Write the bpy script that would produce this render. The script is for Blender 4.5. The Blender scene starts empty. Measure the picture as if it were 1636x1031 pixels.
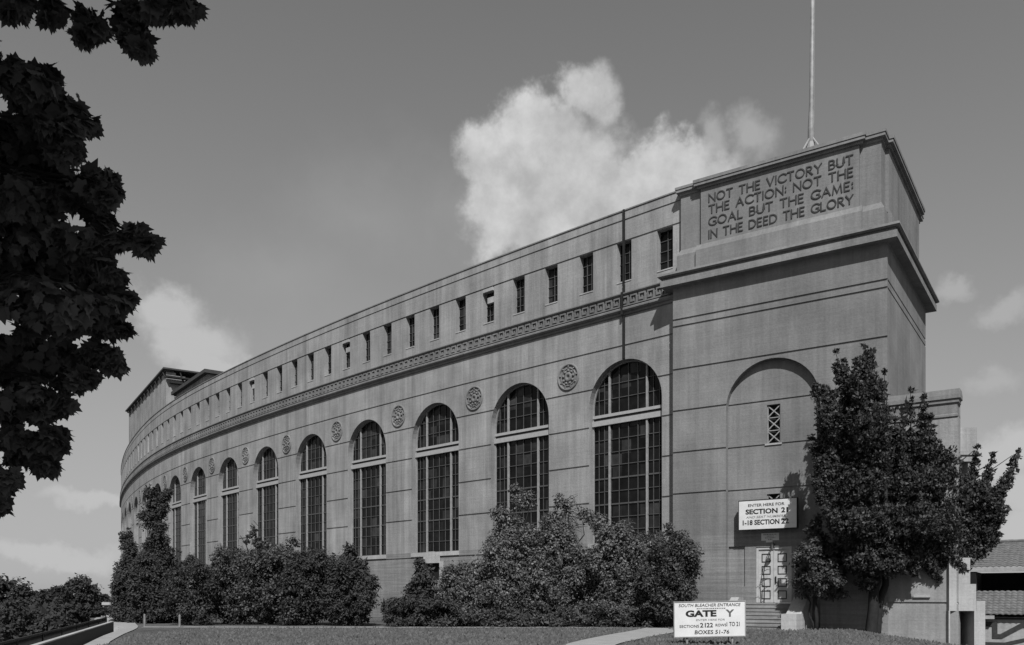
import bpy, bmesh, math, random
import numpy as np
from mathutils import Vector
R = math.radians
rng = np.random.default_rng(7)
random.seed(7)
sc = bpy.context.scene
COL = sc.collection

# ------------------------------------------------------------------ camera, world, sun, exposure
EYE = 1.7; F = 1360.0; CX = 818.0; YH = 952.0           # photo pixels: focal length, centre, horizon row
cam = bpy.data.cameras.new('camera'); camo = bpy.data.objects.new('camera', cam); COL.objects.link(camo)
cam.sensor_width = 36; cam.lens = 36 * F / 1636; cam.shift_y = (YH - 515.5) / 1636
cam.clip_start = 0.1; cam.clip_end = 5000
camo.location = (0, 0, EYE); camo.rotation_euler = (R(90), 0, 0)
sc.camera = camo
sc.view_settings.view_transform = 'Standard'; sc.view_settings.look = 'None'
sc.view_settings.exposure = 0.15; sc.view_settings.gamma = 1.0
SUN_EL = R(47); SUN_AZ = R(178)                          # from behind the camera, black and white film: neutral greys
sun = bpy.data.lights.new('sun', 'SUN'); sun.energy = 4.9; sun.angle = R(0.5); sun.color = (1, 1, 1)
suno = bpy.data.objects.new('sun', sun); COL.objects.link(suno)
sd = Vector((math.sin(SUN_AZ) * math.cos(SUN_EL), math.cos(SUN_AZ) * math.cos(SUN_EL), math.sin(SUN_EL)))
suno.rotation_euler = sd.to_track_quat('Z', 'Y').to_euler(); suno.location = (0, -20, 60)

class NT:
    """small helper for node trees"""
    def __init__(s, tree): s.t = tree; s.n = tree.nodes; s.l = tree.links
    def add(s, typ, **kw):
        n = s.n.new(typ)
        for k, v in kw.items(): setattr(n, k, v)
        return n
    def put(s, sock, v):
        if isinstance(v, bpy.types.NodeSocket): s.l.new(v, sock)
        else: sock.default_value = v
    def math(s, op, a, b=0.0, c=0.0, clamp=False):
        n = s.add('ShaderNodeMath', operation=op, use_clamp=clamp)
        for i, v in enumerate((a, b, c)): s.put(n.inputs[i], v)
        return n.outputs[0]
    def vec(s, op, a, b=None):
        n = s.add('ShaderNodeVectorMath', operation=op)
        s.put(n.inputs[0], a)
        if b is not None: s.put(n.inputs[1], b)
        return n
    def noise(s, vec, scale, detail=3.0, rough=0.55, dist=0.0):
        n = s.add('ShaderNodeTexNoise'); s.put(n.inputs['Vector'], vec)
        n.inputs['Scale'].default_value = scale; n.inputs['Detail'].default_value = detail
        n.inputs['Roughness'].default_value = rough; n.inputs['Distortion'].default_value = dist
        return n
    def mapr(s, v, a, b, c, d, typ='LINEAR'):
        n = s.add('ShaderNodeMapRange', interpolation_type=typ); s.put(n.inputs[0], v)
        for i, x in enumerate((a, b, c, d)): s.put(n.inputs[i + 1], x)
        return n.outputs[0]
    def mix(s, f, a, b):
        return s.math('ADD', s.math('MULTIPLY', a, s.math('SUBTRACT', 1.0, f)), s.math('MULTIPLY', b, f))

world = bpy.data.worlds.new('World'); sc.world = world; world.use_nodes = True
W_ = NT(world.node_tree); W_.n.clear()
sky = W_.add('ShaderNodeTexSky', sky_type='NISHITA', sun_disc=False)
sky.sun_elevation = SUN_EL; sky.sun_rotation = SUN_AZ; sky.air_density = 1.0; sky.dust_density = 1.2; sky.ozone_density = 1.0
SKY_STRENGTH = 0.11
sep = W_.add('ShaderNodeSeparateColor'); W_.l.new(sky.outputs[0], sep.inputs[0])
skyl = W_.math('MULTIPLY', W_.math('ADD', W_.math('MULTIPLY', sep.outputs[0], 0.8), W_.math('MULTIPLY', sep.outputs[1], 0.2)), SKY_STRENGTH)   # orange filter on panchromatic film
# the film's response to the sky: a soft shoulder
shoulder = W_.math('SUBTRACT', 1.0, W_.math('EXPONENT', W_.math('MULTIPLY', W_.math('SUBTRACT', skyl, 0.036), -5.5)))
skyv = W_.math('DIVIDE', W_.math('MULTIPLY', W_.math('MAXIMUM', shoulder, 0.05), 0.42), SKY_STRENGTH)
gen = W_.add('ShaderNodeTexCoord').outputs['Generated']
sx = W_.add('ShaderNodeSeparateXYZ'); W_.l.new(gen, sx.inputs[0])
az = W_.math('ARCTAN2', sx.outputs[0], sx.outputs[1]); el = W_.math('ARCSINE', sx.outputs[2])
cmb = W_.add('ShaderNodeCombineXYZ'); W_.l.new(az, cmb.inputs[0]); W_.l.new(el, cmb.inputs[1])
nA = W_.noise(gen, 9.0, 6.0, 0.62); nB = W_.noise(gen, 28.0, 6.0, 0.6)
off = W_.vec('SUBTRACT', nA.outputs['Color'], (0.5, 0.5, 0.5)).outputs[0]
offs = W_.vec('MULTIPLY', off, (0.10, 0.10, 0.0)).outputs[0]
dirv = W_.vec('ADD', cmb.outputs[0], offs).outputs[0]
def azel(px, py):
    a = math.atan((px - CX) / F); return a, math.atan((YH - py) / F * math.cos(a))
def cloud_group(blobs, soft, amp):
    best = None
    for (px, py, rx, ry) in blobs:
        px += 28; py += 6
        a, e = azel(px, py)
        wx = rx / F * math.cos(a) ** 2; wy = ry / F * math.cos(a) * math.cos(e) ** 2
        d = W_.vec('SUBTRACT', dirv, (a, e, 0)).outputs[0]
        d = W_.vec('MULTIPLY', d, (1 / wx, 1 / wy, 0)).outputs[0]
        v = W_.math('SUBTRACT', 1.0, W_.vec('LENGTH', d).outputs['Value'])
        best = v if best is None else W_.math('SMOOTH_MAX', best, v, 0.15)
    fb = W_.math('ADD', W_.math('MULTIPLY', W_.math('SUBTRACT', nA.outputs['Fac'], 0.5), amp), W_.math('MULTIPLY', W_.math('SUBTRACT', nB.outputs['Fac'], 0.5), amp * 0.9))
    return W_.mapr(W_.math('ADD', best, fb), 0.0, soft, 0.0, 1.0, 'SMOOTHSTEP')
bigc = cloud_group([(905, 138, 60, 82), (845, 205, 80, 75), (800, 300, 85, 110), (900, 270, 120, 120), (1000, 250, 85, 60),
                    (1065, 245, 60, 48), (1000, 320, 140, 100), (1110, 290, 75, 65), (880, 340, 140, 90), (765, 260, 70, 70), (770, 335, 85, 85), (820, 375, 110, 60)], 0.5, 0.62)
hazec = cloud_group([(560, 330, 240, 150), (700, 330, 130, 120), (420, 430, 220, 130)], 1.2, 0.3)
wisps = cloud_group([(1120, 222, 34, 55), (1182, 222, 50, 56), (1590, 480, 62, 32), (1560, 585, 70, 32), (1500, 450, 40, 26)], 0.9, 1.2)
lowc = cloud_group([(235, 490, 85, 62), (280, 540, 100, 70), (330, 580, 100, 40), (1600, 700, 110, 55), (1640, 780, 130, 70), (1560, 720, 60, 50),
                    (140, 790, 90, 22), (60, 870, 160, 26), (1620, 840, 80, 40)], 0.62, 0.8)
grain = W_.mapr(nA.outputs['Fac'], 0.3, 0.7, 0.84, 1.1)
lum_hi = W_.math('MULTIPLY', W_.mapr(nB.outputs['Fac'], 0.3, 0.7, 0.43, 0.62), grain)
v0 = W_.mix(W_.math('MULTIPLY', hazec, 0.4), skyv, 0.34 / SKY_STRENGTH)
v1 = W_.mix(W_.math('MULTIPLY', bigc, 0.93), v0, W_.math('DIVIDE', lum_hi, SKY_STRENGTH))
v2 = W_.mix(W_.math('MULTIPLY', wisps, 0.75), v1, 0.40 / SKY_STRENGTH)
v3 = W_.mix(W_.math('MULTIPLY', lowc, 0.92), v2, 0.47 / SKY_STRENGTH)
bg = W_.add('ShaderNodeBackground'); bg.inputs['Strength'].default_value = SKY_STRENGTH
cc = W_.add('ShaderNodeCombineColor')
for i in range(3): W_.l.new(v3, cc.inputs[i])
W_.l.new(cc.outputs[0], bg.inputs['Color'])
wo = W_.add('ShaderNodeOutputWorld'); W_.l.new(bg.outputs[0], wo.inputs['Surface'])

# ------------------------------------------------------------------ materials (all neutral: a black and white photograph)
def new_mat(name):
    m = bpy.data.materials.new(name); m.use_nodes = True
    t = NT(m.node_tree); b = t.n['Principled BSDF']
    return m, t, b
def setcol(t, b, val):
    c = t.add('ShaderNodeCombineColor')
    for i in range(3): t.put(c.inputs[i], val)
    t.l.new(c.outputs[0], b.inputs['Base Color'])
def bump(t, b, h, strength, dist):
    n = t.add('ShaderNodeBump'); n.inputs['Strength'].default_value = strength; n.inputs['Distance'].default_value = dist
    t.put(n.inputs['Height'], h); t.l.new(n.outputs[0], b.inputs['Normal'])
def plain(name, val, rough=0.8, amp=0.15, scale=6.0, bumpd=0.0, spec=0.3, metal=0.0):
    m, t, b = new_mat(name)
    pos = t.add('ShaderNodeNewGeometry').outputs['Position']
    n = t.noise(pos, scale, 4.0)
    setcol(t, b, t.mapr(n.outputs['Fac'], 0.25, 0.75, val * (1 - amp), val * (1 + amp)))
    b.inputs['Roughness'].default_value = rough; b.inputs['Specular IOR Level'].default_value = spec; b.inputs['Metallic'].default_value = metal
    if bumpd: bump(t, b, t.noise(pos, scale * 4, 4.0).outputs['Fac'], 0.6, bumpd)
    return m
def concrete(name, val, streak=0.2, boards=0.0, patch=0.2):
    m, t, b = new_mat(name)
    pos = t.add('ShaderNodeNewGeometry').outputs['Position']
    st = t.noise(t.vec('MULTIPLY', pos, (1.6, 1.6, 0.09)).outputs[0], 1.0, 5.0, 0.65)
    st2 = t.noise(t.vec('MULTIPLY', pos, (5.0, 5.0, 0.35)).outputs[0], 1.0, 4.0, 0.6)
    big = t.noise(pos, 0.35, 4.0, 0.6); fine = t.noise(pos, 9.0, 4.0, 0.7)
    lay = t.noise(t.vec('MULTIPLY', pos, (0.25, 0.25, 7.0)).outputs[0], 1.0, 3.0, 0.6)
    f = t.mapr(st.outputs['Fac'], 0.3, 0.75, 1 + streak, 1 - streak)
    f = t.math('MULTIPLY', f, t.mapr(st2.outputs['Fac'], 0.3, 0.75, 1 + streak * 0.5, 1 - streak * 0.5))
    f = t.math('MULTIPLY', f, t.mapr(big.outputs['Fac'], 0.3, 0.7, 1 - patch, 1 + patch))
    f = t.math('MULTIPLY', f, t.mapr(fine.outputs['Fac'], 0.25, 0.75, 0.88, 1.12))
    drip = t.noise(t.vec('MULTIPLY', pos, (0.9, 0.9, 0.035)).outputs[0], 1.0, 6.0, 0.7)
    f = t.math('MULTIPLY', f, t.mapr(drip.outputs['Fac'], 0.52, 0.72, 1.0, 1 - streak * 1.5))
    f = t.math('MULTIPLY', f, t.mapr(drip.outputs['Fac'], 0.28, 0.44, 1 + streak * 0.9, 1.0))
    f = t.math('MULTIPLY', f, t.mapr(lay.outputs['Fac'], 0.3, 0.7, 1 - 0.03 - boards, 1 + 0.03 + boards))
    setcol(t, b, t.math('MULTIPLY', f, val))
    b.inputs['Roughness'].default_value = 0.92; b.inputs['Specular IOR Level'].default_value = 0.15
    h = t.math('ADD', t.math('MULTIPLY', fine.outputs['Fac'], 0.6), t.math('MULTIPLY', lay.outputs['Fac'], 0.5 + boards * 4))
    bump(t, b, h, 0.5, 0.035)
    return m
def leaf_mat(name, val, rough=0.6, spec=0.3, trans=0.25):
    m, t, b = new_mat(name)
    pos = t.add('ShaderNodeNewGeometry').outputs['Position']
    geo = t.add('ShaderNodeNewGeometry')
    n = t.noise(pos, 0.9, 3.0); isl = geo.outputs['Random Per Island']
    f = t.math('MULTIPLY', t.mapr(n.outputs['Fac'], 0.3, 0.7, 0.75, 1.25), t.mapr(isl, 0.0, 1.0, 0.72, 1.28))
    setcol(t, b, t.math('MULTIPLY', f, val))
    b.inputs['Roughness'].default_value = rough; b.inputs['Specular IOR Level'].default_value = spec
    tr = t.add('ShaderNodeBsdfTranslucent'); tr.inputs['Color'].default_value = (val * 1.2, val * 1.2, val * 1.2, 1)
    mx = t.add('ShaderNodeMixShader'); mx.inputs[0].default_value = trans
    out = t.n['Material Output']
    t.l.new(b.outputs[0], mx.inputs[1]); t.l.new(tr.outputs[0], mx.inputs[2]); t.l.new(mx.outputs[0], out.inputs['Surface'])
    return m
M = {}
M['wall'] = concrete('concrete_wall', 0.2301, 0.2)
M['tower'] = concrete('concrete_tower', 0.1606, 0.15)
M['base'] = concrete('concrete_base', 0.1814, 0.14, 0.12)
M['trim'] = concrete('concrete_trim', 0.1680, 0.16)
M['stone'] = concrete('concrete_pale', 0.3091, 0.12)
M['frieze'] = concrete('concrete_frieze', 0.1579, 0.15)
M['roofing'] = plain('tar_roofing', 0.0470, 0.95, 0.2, 2.0, 0.02)
M['letter'] = plain('dark_lettering', 0.04, 0.9, 0.25, 9.0)  # dark raised strokes in place of incised letters
def glass_mat():
    m, t, b = new_mat('dark_window_glass')
    pos = t.add('ShaderNodeNewGeometry').outputs['Position']
    a = t.vec('DOT_PRODUCT', pos, (-1.12, 0.97, 0)).outputs['Value']; q = t.vec('DOT_PRODUCT', pos, (0, 0, 1.25)).outputs['Value']
    c = t.add('ShaderNodeCombineXYZ'); t.put(c.inputs[0], t.math('FLOOR', a)); t.put(c.inputs[1], t.math('FLOOR', q))
    w = t.add('ShaderNodeTexWhiteNoise', noise_dimensions='2D'); t.put(w.inputs['Vector'], c.outputs[0])
    n = t.noise(pos, 1.4, 4.0)
    setcol(t, b, t.math('MULTIPLY', t.math('ADD', t.math('MULTIPLY', t.math('POWER', w.outputs['Value'], 5.0), 0.03), 0.006), t.mapr(n.outputs['Fac'], 0.3, 0.7, 0.5, 1.6)))
    b.inputs['Roughness'].default_value = 0.15; b.inputs['Specular IOR Level'].default_value = 0.15
    return m
M['glass'] = glass_mat()
M['steel'] = plain('painted_steel', 0.2419, 0.6, 0.2, 5.0)
M['muntin'] = plain('grey_steel_bar', 0.0672, 0.6, 0.25, 5.0)
M['whitebar'] = plain('white_painted_bar', 0.3091, 0.6, 0.12, 5.0)
M['white'] = plain('white_sign_paint', 0.55, 0.55, 0.10, 2.2)
M['black'] = plain('black_sign_paint', 0.0101, 0.6, 0.2, 5.0)
M['red'] = plain('mid_grey_sign_paint', 0.0874, 0.6, 0.1, 5.0)
M['faint'] = plain('faint_sign_paint', 0.1478, 0.6, 0.2, 5.0)
M['darkstrip'] = plain('dark_strip', 0.0134, 0.7, 0.3, 5.0)
M['iron'] = plain('black_iron', 0.0121, 0.6, 0.3, 8.0)
M['door'] = plain('painted_door', 0.38, 0.7, 0.15, 4.0)
M['doorpanel'] = plain('door_panel', 0.1680, 0.7, 0.1, 4.0)
M['pole'] = plain('flagpole_paint', 0.22, 0.5, 0.3, 3.0)
M['path'] = plain('pavement_concrete', 0.2554, 0.9, 0.14, 1.2, 0.01)
M['bark'] = plain('bark', 0.016, 0.9, 0.35, 7.0, 0.02)
M['tile'] = plain('roof_tile', 0.1142, 0.85, 0.35, 5.0, 0.01)
M['brickdark'] = plain('dark_brick', 0.0370, 0.9, 0.3, 9.0, 0.01)
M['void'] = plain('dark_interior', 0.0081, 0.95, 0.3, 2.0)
M['wood'] = plain('weathered_wood', 0.1680, 0.85, 0.25, 6.0)
M['maple'] = leaf_mat('maple_leaf', 0.10, 0.75, 0.2, 0.15)
M['leaf'] = leaf_mat('tree_leaf', 0.0396, 0.55, 0.3)
M['shrub'] = leaf_mat('shrub_leaf', 0.0594, 0.55, 0.35)
M['light'] = leaf_mat('light_shrub_leaf', 0.0924, 0.5, 0.4, 0.2)
M['dark'] = leaf_mat('dark_shrub_leaf', 0.042, 0.6, 0.3)
M['yew'] = leaf_mat('needle_foliage', 0.0436, 0.75, 0.2, 0.15)
M['far'] = leaf_mat('far_foliage', 0.0436, 0.8, 0.15)
def lawn_mat():
    m, t, b = new_mat('lawn_grass')
    pos = t.add('ShaderNodeNewGeometry').outputs['Position']
    n1 = t.noise(pos, 0.13, 5.0, 0.6); n2 = t.noise(pos, 2.2, 5.0, 0.7); n3 = t.noise(pos, 30.0, 3.0)
    f = t.math('MULTIPLY', t.mapr(n1.outputs['Fac'], 0.3, 0.7, 0.6, 1.4), t.mapr(n2.outputs['Fac'], 0.25, 0.75, 0.55, 1.5))
    f = t.math('MULTIPLY', f, t.mapr(n3.outputs['Fac'], 0.25, 0.75, 0.6, 1.4))
    setcol(t, b, t.math('MULTIPLY', f, 0.082)); b.inputs['Roughness'].default_value = 0.95; b.inputs['Specular IOR Level'].default_value = 0.1
    bump(t, b, t.math('ADD', n3.outputs['Fac'], n2.outputs['Fac']), 0.8, 0.05)
    return m
M['lawn'] = lawn_mat()
M['grass'] = leaf_mat('grass_blade', 0.1030, 0.8, 0.15)

# ------------------------------------------------------------------ object helpers
def at(px, py, Z): return Vector(((px - CX) / F * Z, Z, EYE + (YH - py) / F * Z))
def on_ground(px, py, z=0.0):
    Z = (EYE - z) * F / (py - YH); return Vector(((px - CX) / F * Z, Z, z))
def tag(o, label=None, cat=None, group=None, kind=None):
    if label: o['label'] = label
    if cat: o['category'] = cat
    if group: o['group'] = group
    if kind: o['kind'] = kind
    return o
def thing(name, label, cat, loc=(0, 0, 0), group=None):
    o = bpy.data.objects.new(name, None); COL.objects.link(o); o.location = loc; o.empty_display_size = 0.3
    return tag(o, label, cat, group)
def root_loc(p):
    v = Vector((0, 0, 0))
    while p is not None: v += p.location; p = p.parent
    return v
def link_mesh(name, me, mat, parent=None, smooth=False):
    me.materials.append(mat)
    o = bpy.data.objects.new(name, me); COL.objects.link(o)
    if parent is not None:
        o.parent = parent; d = root_loc(parent)
        if d.length > 0:
            from mathutils import Matrix
            me.transform(Matrix.Translation(-d))
    if smooth:
        me.polygons.foreach_set('use_smooth', [True] * len(me.polygons))
    return o
class MB:
    """collects faces in world coordinates; build() links them as one mesh object"""
    def __init__(s): s.v = []; s.f = []
    def face(s, *pts):
        i = len(s.v); s.v += [tuple(p) for p in pts]; s.f.append(tuple(range(i, i + len(pts))))
    def grid(s, rows):
        i = len(s.v); n = len(rows[0])
        for r in rows: s.v += [tuple(p) for p in r]
        for a in range(len(rows) - 1):
            for b in range(n - 1):
                k = i + a * n + b; s.f.append((k, k + 1, k + n + 1, k + n))
    def box(s, mp, s0, s1, d0, d1, z0, z1, n=1):
        rows = []
        for (d, z) in ((d0, z0), (d1, z0), (d1, z1), (d0, z1), (d0, z0)):
            rows.append([mp(s0 + (s1 - s0) * k / n, d, z) for k in range(n + 1)])
        s.grid(rows)
        for q in (s0, s1): s.face(mp(q, d0, z0), mp(q, d1, z0), mp(q, d1, z1), mp(q, d0, z1))
    def sweep(s, mp, ss, prof):
        s.grid([[mp(q, d, z) for q in ss] for (d, z) in prof])
        for q in (ss[0], ss[-1]): s.face(*[mp(q, d, z) for (d, z) in prof])
    def tube(s, pts, radii, n=6, cap=True):
        pts = [Vector(p) for p in pts]; i0 = len(s.v)
        for k, p in enumerate(pts):
            t = (pts[min(k + 1, len(pts) - 1)] - pts[max(k - 1, 0)]).normalized()
            a = t.cross(Vector((0.13, 0.31, 1.0)) if abs(t.z) < 0.95 else Vector((1, 0.2, 0))).normalized(); b = t.cross(a)
            for j in range(n):
                g = 2 * math.pi * j / n
                s.v.append(tuple(p + (a * math.cos(g) + b * math.sin(g)) * radii[k]))
        for k in range(len(pts) - 1):
            for j in range(n):
                s.f.append((i0 + k * n + j, i0 + k * n + (j + 1) % n, i0 + (k + 1) * n + (j + 1) % n, i0 + (k + 1) * n + j))
        if cap:
            s.f.append(tuple(i0 + j for j in range(n))); s.f.append(tuple(i0 + (len(pts) - 1) * n + j for j in range(n)))
    def build(s, name, mat, parent=None, smooth=False):
        me = bpy.data.meshes.new(name); me.from_pydata(s.v, [], s.f); me.validate()
        bm = bmesh.new(); bm.from_mesh(me); bmesh.ops.remove_doubles(bm, verts=bm.verts, dist=1e-5)
        bmesh.ops.recalc_face_normals(bm, faces=bm.faces); bm.to_mesh(me); bm.free()
        return link_mesh(name, me, mat, parent, smooth)
def frame(o, right, out, up=Vector((0, 0, 1))):
    o = Vector(o); right = Vector(right); out = Vector(out); up = Vector(up)
    return lambda s, d, z: o + right * s + out * d + up * z
WX = frame((0, 0, 0), (1, 0, 0), (0, -1, 0))            # plain world boxes: s = x, d = -y, z

# openings and courses of a wall
def levels(z0, z1, joints, breaks, gh=0.05, gd=0.065):
    zs = {round(z0, 4), round(z1, 4)}
    for j in joints: zs |= {round(j - gh, 4), round(j + gh, 4)}
    for b in breaks:
        if not any(abs(b - j) < gh + 0.004 for j in joints): zs.add(round(b, 4))
    zs = sorted(z for z in zs if z0 - 1e-6 <= z <= z1 + 1e-6)
    return [(a, b, -gd if any(abs((a + b) / 2 - j) < gh for j in joints) else 0.0) for a, b in zip(zs, zs[1:])]
def solid(s0, s1, opens, z):
    iv = [[s0, None]]
    for c, wf in opens:
        w = wf(z)
        if w is None: continue
        iv[-1][1] = c - w; iv.append([c + w, None])
    iv[-1][1] = s1
    return iv
def row_wall(mb, mp, s0, s1, lev, opens, ds=1.2, d_of=0.0):
    e = 1e-4
    for i, (za, zb, d) in enumerate(lev):
        A = solid(s0, s1, opens, za + e); B = solid(s0, s1, opens, zb - e)
        for (a0, a1), (b0, b1) in zip(A, B):
            n = max(1, math.ceil(max(a1 - a0, b1 - b0) / ds))
            mb.grid([[mp(a0 + (a1 - a0) * k / n, d + d_of, za) for k in range(n + 1)], [mp(b0 + (b1 - b0) * k / n, d + d_of, zb) for k in range(n + 1)]])
        if i + 1 < len(lev) and lev[i + 1][2] != d:
            for b0, b1 in B:
                n = max(1, math.ceil((b1 - b0) / ds))
                mb.grid([[mp(b0 + (b1 - b0) * k / n, d + d_of, zb) for k in range(n + 1)], [mp(b0 + (b1 - b0) * k / n, lev[i + 1][2] + d_of, zb) for k in range(n + 1)]])
def arch_half(sill, spring, r):
    def w(z):
        if z < sill or z > spring + r: return None
        return r if z <= spring else math.sqrt(max(r * r - (z - spring) ** 2, 0))
    return w
def rect_half(z0, z1, h): return lambda z: h if z0 < z < z1 else None
def arch_breaks(sill, spring, r, n=12): return [sill, spring] + [spring + r * math.sin(math.pi / 2 * k / n) for k in range(1, n + 1)]
def arch_outline(c, sill, spring, r, n=24):
    return [(c - r, sill), (c - r, spring)] + [(c - r * math.cos(math.pi * k / n), spring + r * math.sin(math.pi * k / n)) for k in range(1, n)] + [(c + r, spring), (c + r, sill)]
def reveal(mb, mp, outline, d0, d1, close=True):
    pts = outline + ([outline[0]] if close else [])
    mb.grid([[mp(s, d0, z) for s, z in pts], [mp(s, d1, z) for s, z in pts]])
def text_part(name, body, mp, s_left, z_base, width, height, mat, parent, bold=0.0, shear=0.0, d0=0.0, thick=0.012):
    cu = bpy.data.curves.new('t', 'FONT'); cu.body = body; cu.size = 1.0; cu.offset = bold; cu.shear = shear; cu.resolution_u = 3; cu.extrude = 0.5
    to = bpy.data.objects.new('t', cu); COL.objects.link(to)
    dg = bpy.context.evaluated_depsgraph_get()
    me = bpy.data.meshes.new_from_object(to.evaluated_get(dg)); bpy.data.objects.remove(to); bpy.data.curves.remove(cu)
    xs = [v.co.x for v in me.vertices]; ys = [v.co.y for v in me.vertices]
    x0, x1, y0, y1 = min(xs), max(xs), min(ys), max(ys)
    for v in me.vertices:
        v.co = mp(s_left + (v.co.x - x0) / (x1 - x0) * width, d0 + (v.co.z + 0.5) * thick, z_base + (v.co.y - y0) / (y1 - y0) * height)
    me.name = name
    return link_mesh(name, me, mat, parent)
# ================================================================== the stadium: curved arcade wall and corner tower
KN = np.array([0, 30, 60, 90, 120, 160, 185]); TH = np.array([0.8477, 0.7814, 0.7017, 0.5525, 0.47, 0.39, 0.34])
SS = np.linspace(-3, 185, 1900); THS = np.interp(SS, KN, TH)
DS = SS[1] - SS[0]; mid = (THS[1:] + THS[:-1]) / 2
CXs = np.concatenate([[0], -np.cumsum(np.sin(mid)) * DS]); CYs = np.concatenate([[0], np.cumsum(np.cos(mid)) * DS])
i0_ = np.abs(SS).argmin(); CXs += 9.556 - CXs[i0_]; CYs += 48.8656 - CYs[i0_]
def Wm(s, d, z):
    t = float(np.interp(s, SS, THS)); x = float(np.interp(s, SS, CXs)); y = float(np.interp(s, SS, CYs))
    return Vector((x - d * math.cos(t), y - d * math.sin(t), z))
BAY = 8.54; C0 = 3.71; NB = 17
S_END = C0 + BAY * (NB - 0.5)
CEN = [C0 + BAY * k for k in range(NB)]
JOINTS = [5.12, 7.45, 9.8, 12.15, 14.5, 16.8]
AR = 2.64; SILL = 4.95; SPR = 13.32
stad = thing('stadium', 'long curved concrete stadium with tall arched windows and an inscribed square corner tower', 'stadium', tuple(Wm(0, 0, 0)))
wf = arch_half(SILL, SPR, AR)
opens = [(c, wf) for c in CEN]
S0 = -1.2
ss = [S0 + (S_END - S0) * k / 150 for k in range(151)]
mb = MB()
lev = levels(-1.0, 18.7, [j for j in JOINTS if j > 5.2], arch_breaks(SILL, SPR, AR))
row_wall(mb, Wm, S0, S_END, [l for l in lev if l[0] >= SILL - 1e-3], opens)
for c in CEN: reveal(mb, Wm, arch_outline(c, SILL, SPR, AR), 0.0, -0.54)
wall = mb.build('arcade_wall', M['wall'], stad)
# plinth under the arches, board-marked, with a groove at its top
mb = MB()
row_wall(mb, Wm, S0, S_END, levels(-6.0, SILL, [4.55], [2.9]), [], 1.5)
mb.build('plinth', M['base'], stad)
for c in CEN[:12]:
    mb = MB(); mb.box(Wm, c - 2.68, c + 2.68, 0.003, 0.09, SILL - 0.32, SILL - 0.02, 4)
    mb.build('window_sill', M['stone'], stad)
# upper wall with the small windows
SW = BAY / 3; sw0 = C0 - SW
smalls = [sw0 + SW * k for k in range(int((S_END - sw0) / SW) + 1)]
smalls = [s for s in smalls if s < S_END - 0.8]
SZ0, SZ1, SH = 20.66, 23.05, 0.53
rw = rect_half(SZ0, SZ1, SH)
mb = MB()
row_wall(mb, Wm, S0, S_END, levels(19.85, 24.9, [23.09, 24.36], [SZ0 - 0.0, SZ1]), [(s, rw) for s in smalls])
for s in smalls: reveal(mb, Wm, [(s - SH, SZ0), (s - SH, SZ1), (s + SH, SZ1), (s + SH, SZ0)], 0.0, -0.42)
mb.sweep(Wm, ss, [(0.0, 24.9), (-0.7, 24.9), (-0.7, 23.6), (-0.69, 23.6)][:3] + [(-0.7, 19.0)])
mb.build('clerestory_wall', M['wall'], stad)
mb = MB(); mb.sweep(Wm, ss, [(-0.704, 23.5), (-6.0, 23.2), (-6.0, -6.0), (-5.9, -6.0), (-5.9, 22.9), (-0.704, 23.2)])
mb.build('roof_deck', M['roofing'], stad)
mb = MB(); mb.sweep(Wm, ss, [(-0.72, 24.903), (-0.72, 24.99), (0.05, 24.98), (0.05, 24.903)])
mb.build('coping', M['trim'], stad)
# frieze: torus below, key band, moulding on top
mb = MB()
prof = [(0.0, 18.58), (0.10, 18.62), (0.10, 18.74), (0.20, 18.78), (0.27, 18.86), (0.27, 18.95), (0.18, 19.02), (0.05, 19.04), (0.05, 19.74), (0.16, 19.78), (0.22, 19.84), (0.22, 19.9), (0.0, 19.93), (0.0, 18.58)]
mb.grid([[Wm(q, d, z) for q in ss] for d, z in prof])
fr = mb.build('frieze', M['frieze'], stad)
mb = MB(); u = 0.60; k = S0 + 0.3
while k < S_END - 1:
    seg = 1
    for (a, b, z0, z1) in ((a * .75, b * .75, z0, z1) for a, b, z0, z1 in ((0.0, 0.09, 19.09, 19.69), (0.09, 0.62, 19.60, 19.69), (0.53, 0.62, 19.25, 19.60), (0.27, 0.53, 19.25, 19.34), (0.27, 0.36, 19.34, 19.48), (0.09, 0.80, 19.09, 19.165))):
        mb.box(Wm, k + a + 0.002, k + b - 0.002, 0.052, 0.17, z0, z1, seg)
    k += u
mb.build('greek_key_band', M['frieze'], fr)
# medallions between the arches
def disc(mb, mp, s, z, r, d0, d1, n=28):
    ring = [(s + r * math.cos(2 * math.pi * k / n), z + r * math.sin(2 * math.pi * k / n)) for k in range(n + 1)]
    mb.grid([[mp(a, d0, b) for a, b in ring], [mp(a, d1, b) for a, b in ring]])
def torus(mb, mp, s, z, r, w, d, n=32):
    rows = []
    for j in range(7):
        g = math.pi * j / 6
        rows.append([mp(s + (r - w * math.cos(g)) * math.cos(2 * math.pi * k / n), 0.0 + d * math.sin(g), z + (r - w * math.cos(g)) * math.sin(2 * math.pi * k / n)) for k in range(n + 1)])
    mb.grid(rows)
for i in range(13):
    s = C0 + BAY * (i + 0.5); z = 15.62; mb = MB(); n = 32
    ring = [(0.84 * math.cos(2 * math.pi * k / n), 0.84 * math.sin(2 * math.pi * k / n)) for k in range(n)]
    mb.face(*[Wm(s + a, 0.012, z + b) for a, b in ring])
    med = mb.build('medallion', M['frieze'], stad)
    mb = MB()
    torus(mb, Wm, s, z, 0.80, 0.08, 0.09); torus(mb, Wm, s, z, 0.56, 0.05, 0.06); torus(mb, Wm, s, z, 0.2, 0.12, 0.10)
    for q in range(9):
        g = 2 * math.pi * q / 9 + 0.2
        for rr, hw in ((0.41, 0.075), (0.67, 0.05)):
            a, b = s + rr * math.cos(g), z + rr * math.sin(g)
            mb.box(Wm, a - hw, a + hw, 0.012, 0.075, b - hw, b + hw)
    mb.build('relief', M['frieze'], med, True)
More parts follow.
